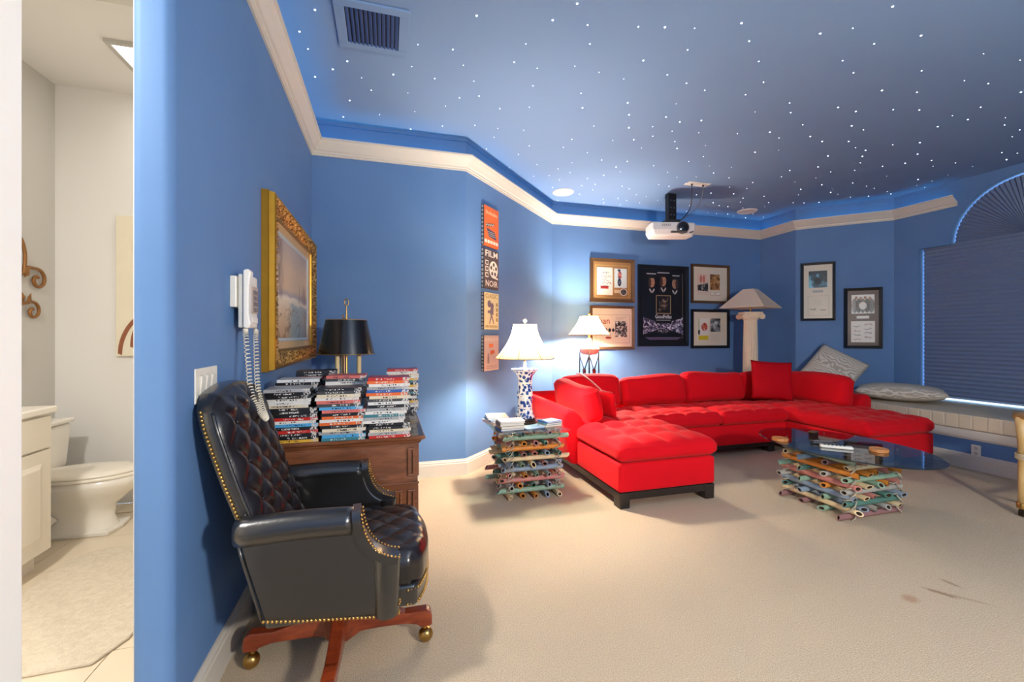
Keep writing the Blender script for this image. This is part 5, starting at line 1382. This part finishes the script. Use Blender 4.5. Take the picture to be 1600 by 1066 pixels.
loft(MB(), [oval(.43,.285,.19,.416),oval(.43,.288,.193,.423),oval(.43,.285,.19,.433),oval(.43,.23,.14,.445),oval(.43,.1,.07,.449)]).build('seat_cover', mat('white seat', (236,228,212), .22), to, 'all')
mb = MB(); mb.tube([(.20,-.112,.20),(.30,-.128,.13),(.22,-.124,.06),(.14,-.118,.04)], [.05,.045,.04,.04], 12); mb.build('trapway', CERAM, to, 'all')
MB().prism([(.05,-.11),(.60,-.13),(.62,0),(.60,.13),(.05,.11)], 0, .028).build('foot', CERAM, to, bevel=.006)
mb = MB(); mb.tube([(.205,-.19,.67),(.222,-.19,.67),(.225,-.12,.665)], .007, 8); mb.build('flush_lever', mat('chrome', (200,200,200), .1, 1), to)
tr = thing('tissue_dish', 'small pale folded hand towel lying on the toilet tank', 'towel', (-2.165,3.34,.698))
for k in range(3):
    mb = MB(); mb.M = rotm(rz=.1*k, loc=(0,0,.009+.016*k)); mb.rbox(.085-.006*k,.11-.008*k,.008,.007,3); mb.build('fold', mat('pale towel', (222,212,196), .9, bump=(90,.4)), tr, 'all')
# rug
rgp = [(-1.02,2.155),(-1.075,2.02),(-1.60,2.005),(-1.69,2.10),(-1.69,3.02),(-1.60,3.10),(-1.12,3.10),(-1.02,3.0)]
def rugc(N, L, tc): return ramp(N, L, noise(N, L, tc.outputs['Object'], 46, 5, .6), [(.3,(206,192,170)),(.7,(222,209,188))])
RUG = tex_mat('cream bath rug pile', rugc, .95, .1)
rb = MB(); rb.prism(rgp, .0005, .012); rg_o = rb.build('bath_rug', RUG, None, bevel=.006); tag(rg_o, 'cream bath rug with clipped corners on the tile floor', 'rug')
mbp = RUG.node_tree; nz = mbp.nodes.new('ShaderNodeTexNoise'); nz.inputs['Scale'].default_value = 130; bpn = mbp.nodes.new('ShaderNodeBump'); bpn.inputs['Strength'].default_value = .5; bpn.inputs['Distance'].default_value = .01
mbp.links.new(nz.outputs['Fac'], bpn.inputs['Height']); mbp.links.new(bpn.outputs[0], mbp.nodes['Principled BSDF'].inputs['Normal'])
# scroll wall art on the bathroom's left wall (local: x along y of the room)
sa = thing('scroll_wall_art', 'bronze leaf scroll ornament above the vanity', 'wall art', (-2.298,3.45,1.66))
SCR = mat('aged bronze scroll', (150,104,58), .45, .5, var=(30,.25))
def spiral(cy, cz, r, a0, turns, sgn, n=26): return [(.018, cy+r*(1-.8*i/n)*math.cos(a0+sgn*turns*2*PI*i/n), cz+r*(1-.8*i/n)*math.sin(a0+sgn*turns*2*PI*i/n)) for i in range(n+1)]
def vine(pts, r): MB().tube(pts, r, 7).build('scroll', SCR, sa, 'all')
def leaf(y, z, a, l=.09):
    mb = MB(); mb.M = rotm(rx=a, loc=(.02,y,z)); mb.add([(0,0,0),(.006,-.02,l*.45),(.0,0,l),(.006,.02,l*.45),(.014,0,l*.45)], [(0,1,4),(1,2,4),(2,3,4),(3,0,4),(0,3,2,1)]); mb.build('leaf', SCR, sa)
vine([(.018,-.9,-.10),(.018,-.5,-.16),(.018,-.05,-.10),(.018,.12,-.02)] + [(.018,.15+.06*i/6,-.005+.05*math.sin(i/6*PI*.5)-.045*(i/6)**2*0) for i in range(1,7)] + spiral(.275,-.03,.075,PI*.55,1.1,-1), .011)
vine(bez((.018,.155,-.01),(.018,.20,.18),(.018,.14,.28),(.018,-.05,.32)), .010); vine(bez((.018,.06,.05),(.018,.02,.02),(.018,-.2,.0),(.018,-.5,.06)), .009)
vine([(.018,-.7,-.36),(.018,-.2,-.30),(.018,.10,-.21),(.018,.17,-.195)] + spiral(.235,-.245,.068,PI*.7,1.1,-1), .010)
vine([(.018,-.6,-.60),(.018,-.1,-.52),(.018,.05,-.475)] + spiral(.085,-.515,.05,PI*.65,1.0,-1), .010)
vine(spiral(.03,.26,.05,-.4,1.0,1), .009); vine([(.018,-.3,.52),(.018,.02,.57)]+spiral(.075,.58,.035,2.6,1,-1), .008)
for (y,z,a) in ((.135,-.03,.5),(.155,-.03,-.6),(.175,-.20,-.5),(.15,-.20,.2),(.09,.60,-.2),(.10,.55,2.6),(.06,-.48,-.4)): leaf(y,z,a)
# bathroom picture
bpic = thing('bathroom_picture', 'cream canvas with sweeping brown bands on the bathroom wall', 'picture', (-1.60,BY1-.001,1.62))
MB().box(-.325,.325,-.03,0,-.52,.52).build('canvas', mat('cream canvas', (234,224,200), .8, var=(7,.06)), bpic, bevel=.003)
for i in range(5):
    mb = MB(); r0 = .42+.055*i; P_ = [(.0+.075*i+.31*math.cos(a), -.0315-.0006*i, -.50+.05*i+.36*math.sin(a)) for a in [PI*1.0-PI*.42*k/16 for k in range(17)]]
    P_ = [(max(-.322,min(.322,x)),y,max(-.515,min(.515,z))) for x,y,z in P_]
    vs = []; 
    for (x,y,z) in P_: vs += [(x,y,z),(min(.322,x+.026),y,z-.012)]
    mb.add(vs, [(2*k,2*k+1,2*k+3,2*k+2) for k in range(16)]); mb.build('painted_band', mat('brown paint', (150,92,62), .7, var=(12,.3)), bpic)
# bathroom lights
bl1 = thing('bathroom_ceiling_panel', 'square white ceiling light panel above the toilet', 'ceiling light', (-1.36,3.50,3.06))
mb = MB()
for a in ((-.30,.30,-.28,-.25),(-.30,.30,.25,.28),(-.30,-.27,-.25,.25),(.27,.30,-.25,.25)): mb.box(*a,-.022,0)
mb.build('frame', mat('grey light frame', (190,186,178), .5), bl1, bevel=.003)
MB().box(-.27,.27,-.25,.25,-.012,-.004).build('diffuser', mat('lit diffuser', (1,1,1), .5, emit=(1,.97,.92,P_BATH2*.12)), bl1)
bl2 = thing('bathroom_dome_light', 'round frosted dome light on the bathroom soffit', 'ceiling light', (-1.45,.98,2.90))
MB().lathe([(.11,-.03),(.115,-.012),(.115,0)], 28).build('base', BRASS, bl2, True)
al = bpy.data.lights.new('dome_light', 'AREA'); al.shape = 'DISK'; al.size = .24; al.energy = P_BATH; al.color = (1,.97,.93)
ao = bpy.data.objects.new('dome_light', al); COL.objects.link(ao); ao.parent = bl2; ao.location = (0,0,-.105)
MB().lathe([(.10,-.03),(.085,-.07),(.05,-.095),(0,-.10)], 28).build('dome', mat('frosted glass dome', (240,236,226), .4), bl2, True)

# ================================================================== added fill lamp, unseen behind the camera, brightens carpet and chair
tl = thing('added_fill_lamp', 'added unseen brass fill lamp with a round glass globe behind the viewer', 'lamp', (1.7,-1.3,0))
MB().lathe([(.15,0),(.15,.015),(.04,.035),(.014,.06)], 28).build('base', BRASS, tl, True)
MB().lathe([(.012,.05),(.012,1.60),(.05,1.63),(.05,1.645)], 14).build('pole', BRASS, tl, True)
MB().ball((0,0,1.78), .14, 32, 18).build('globe', mat('added fill lamp globe', (1,1,1), .4, emit=(1,.93,.83,P_FILL/(4*PI*PI*.14*.14))), tl, 'all')
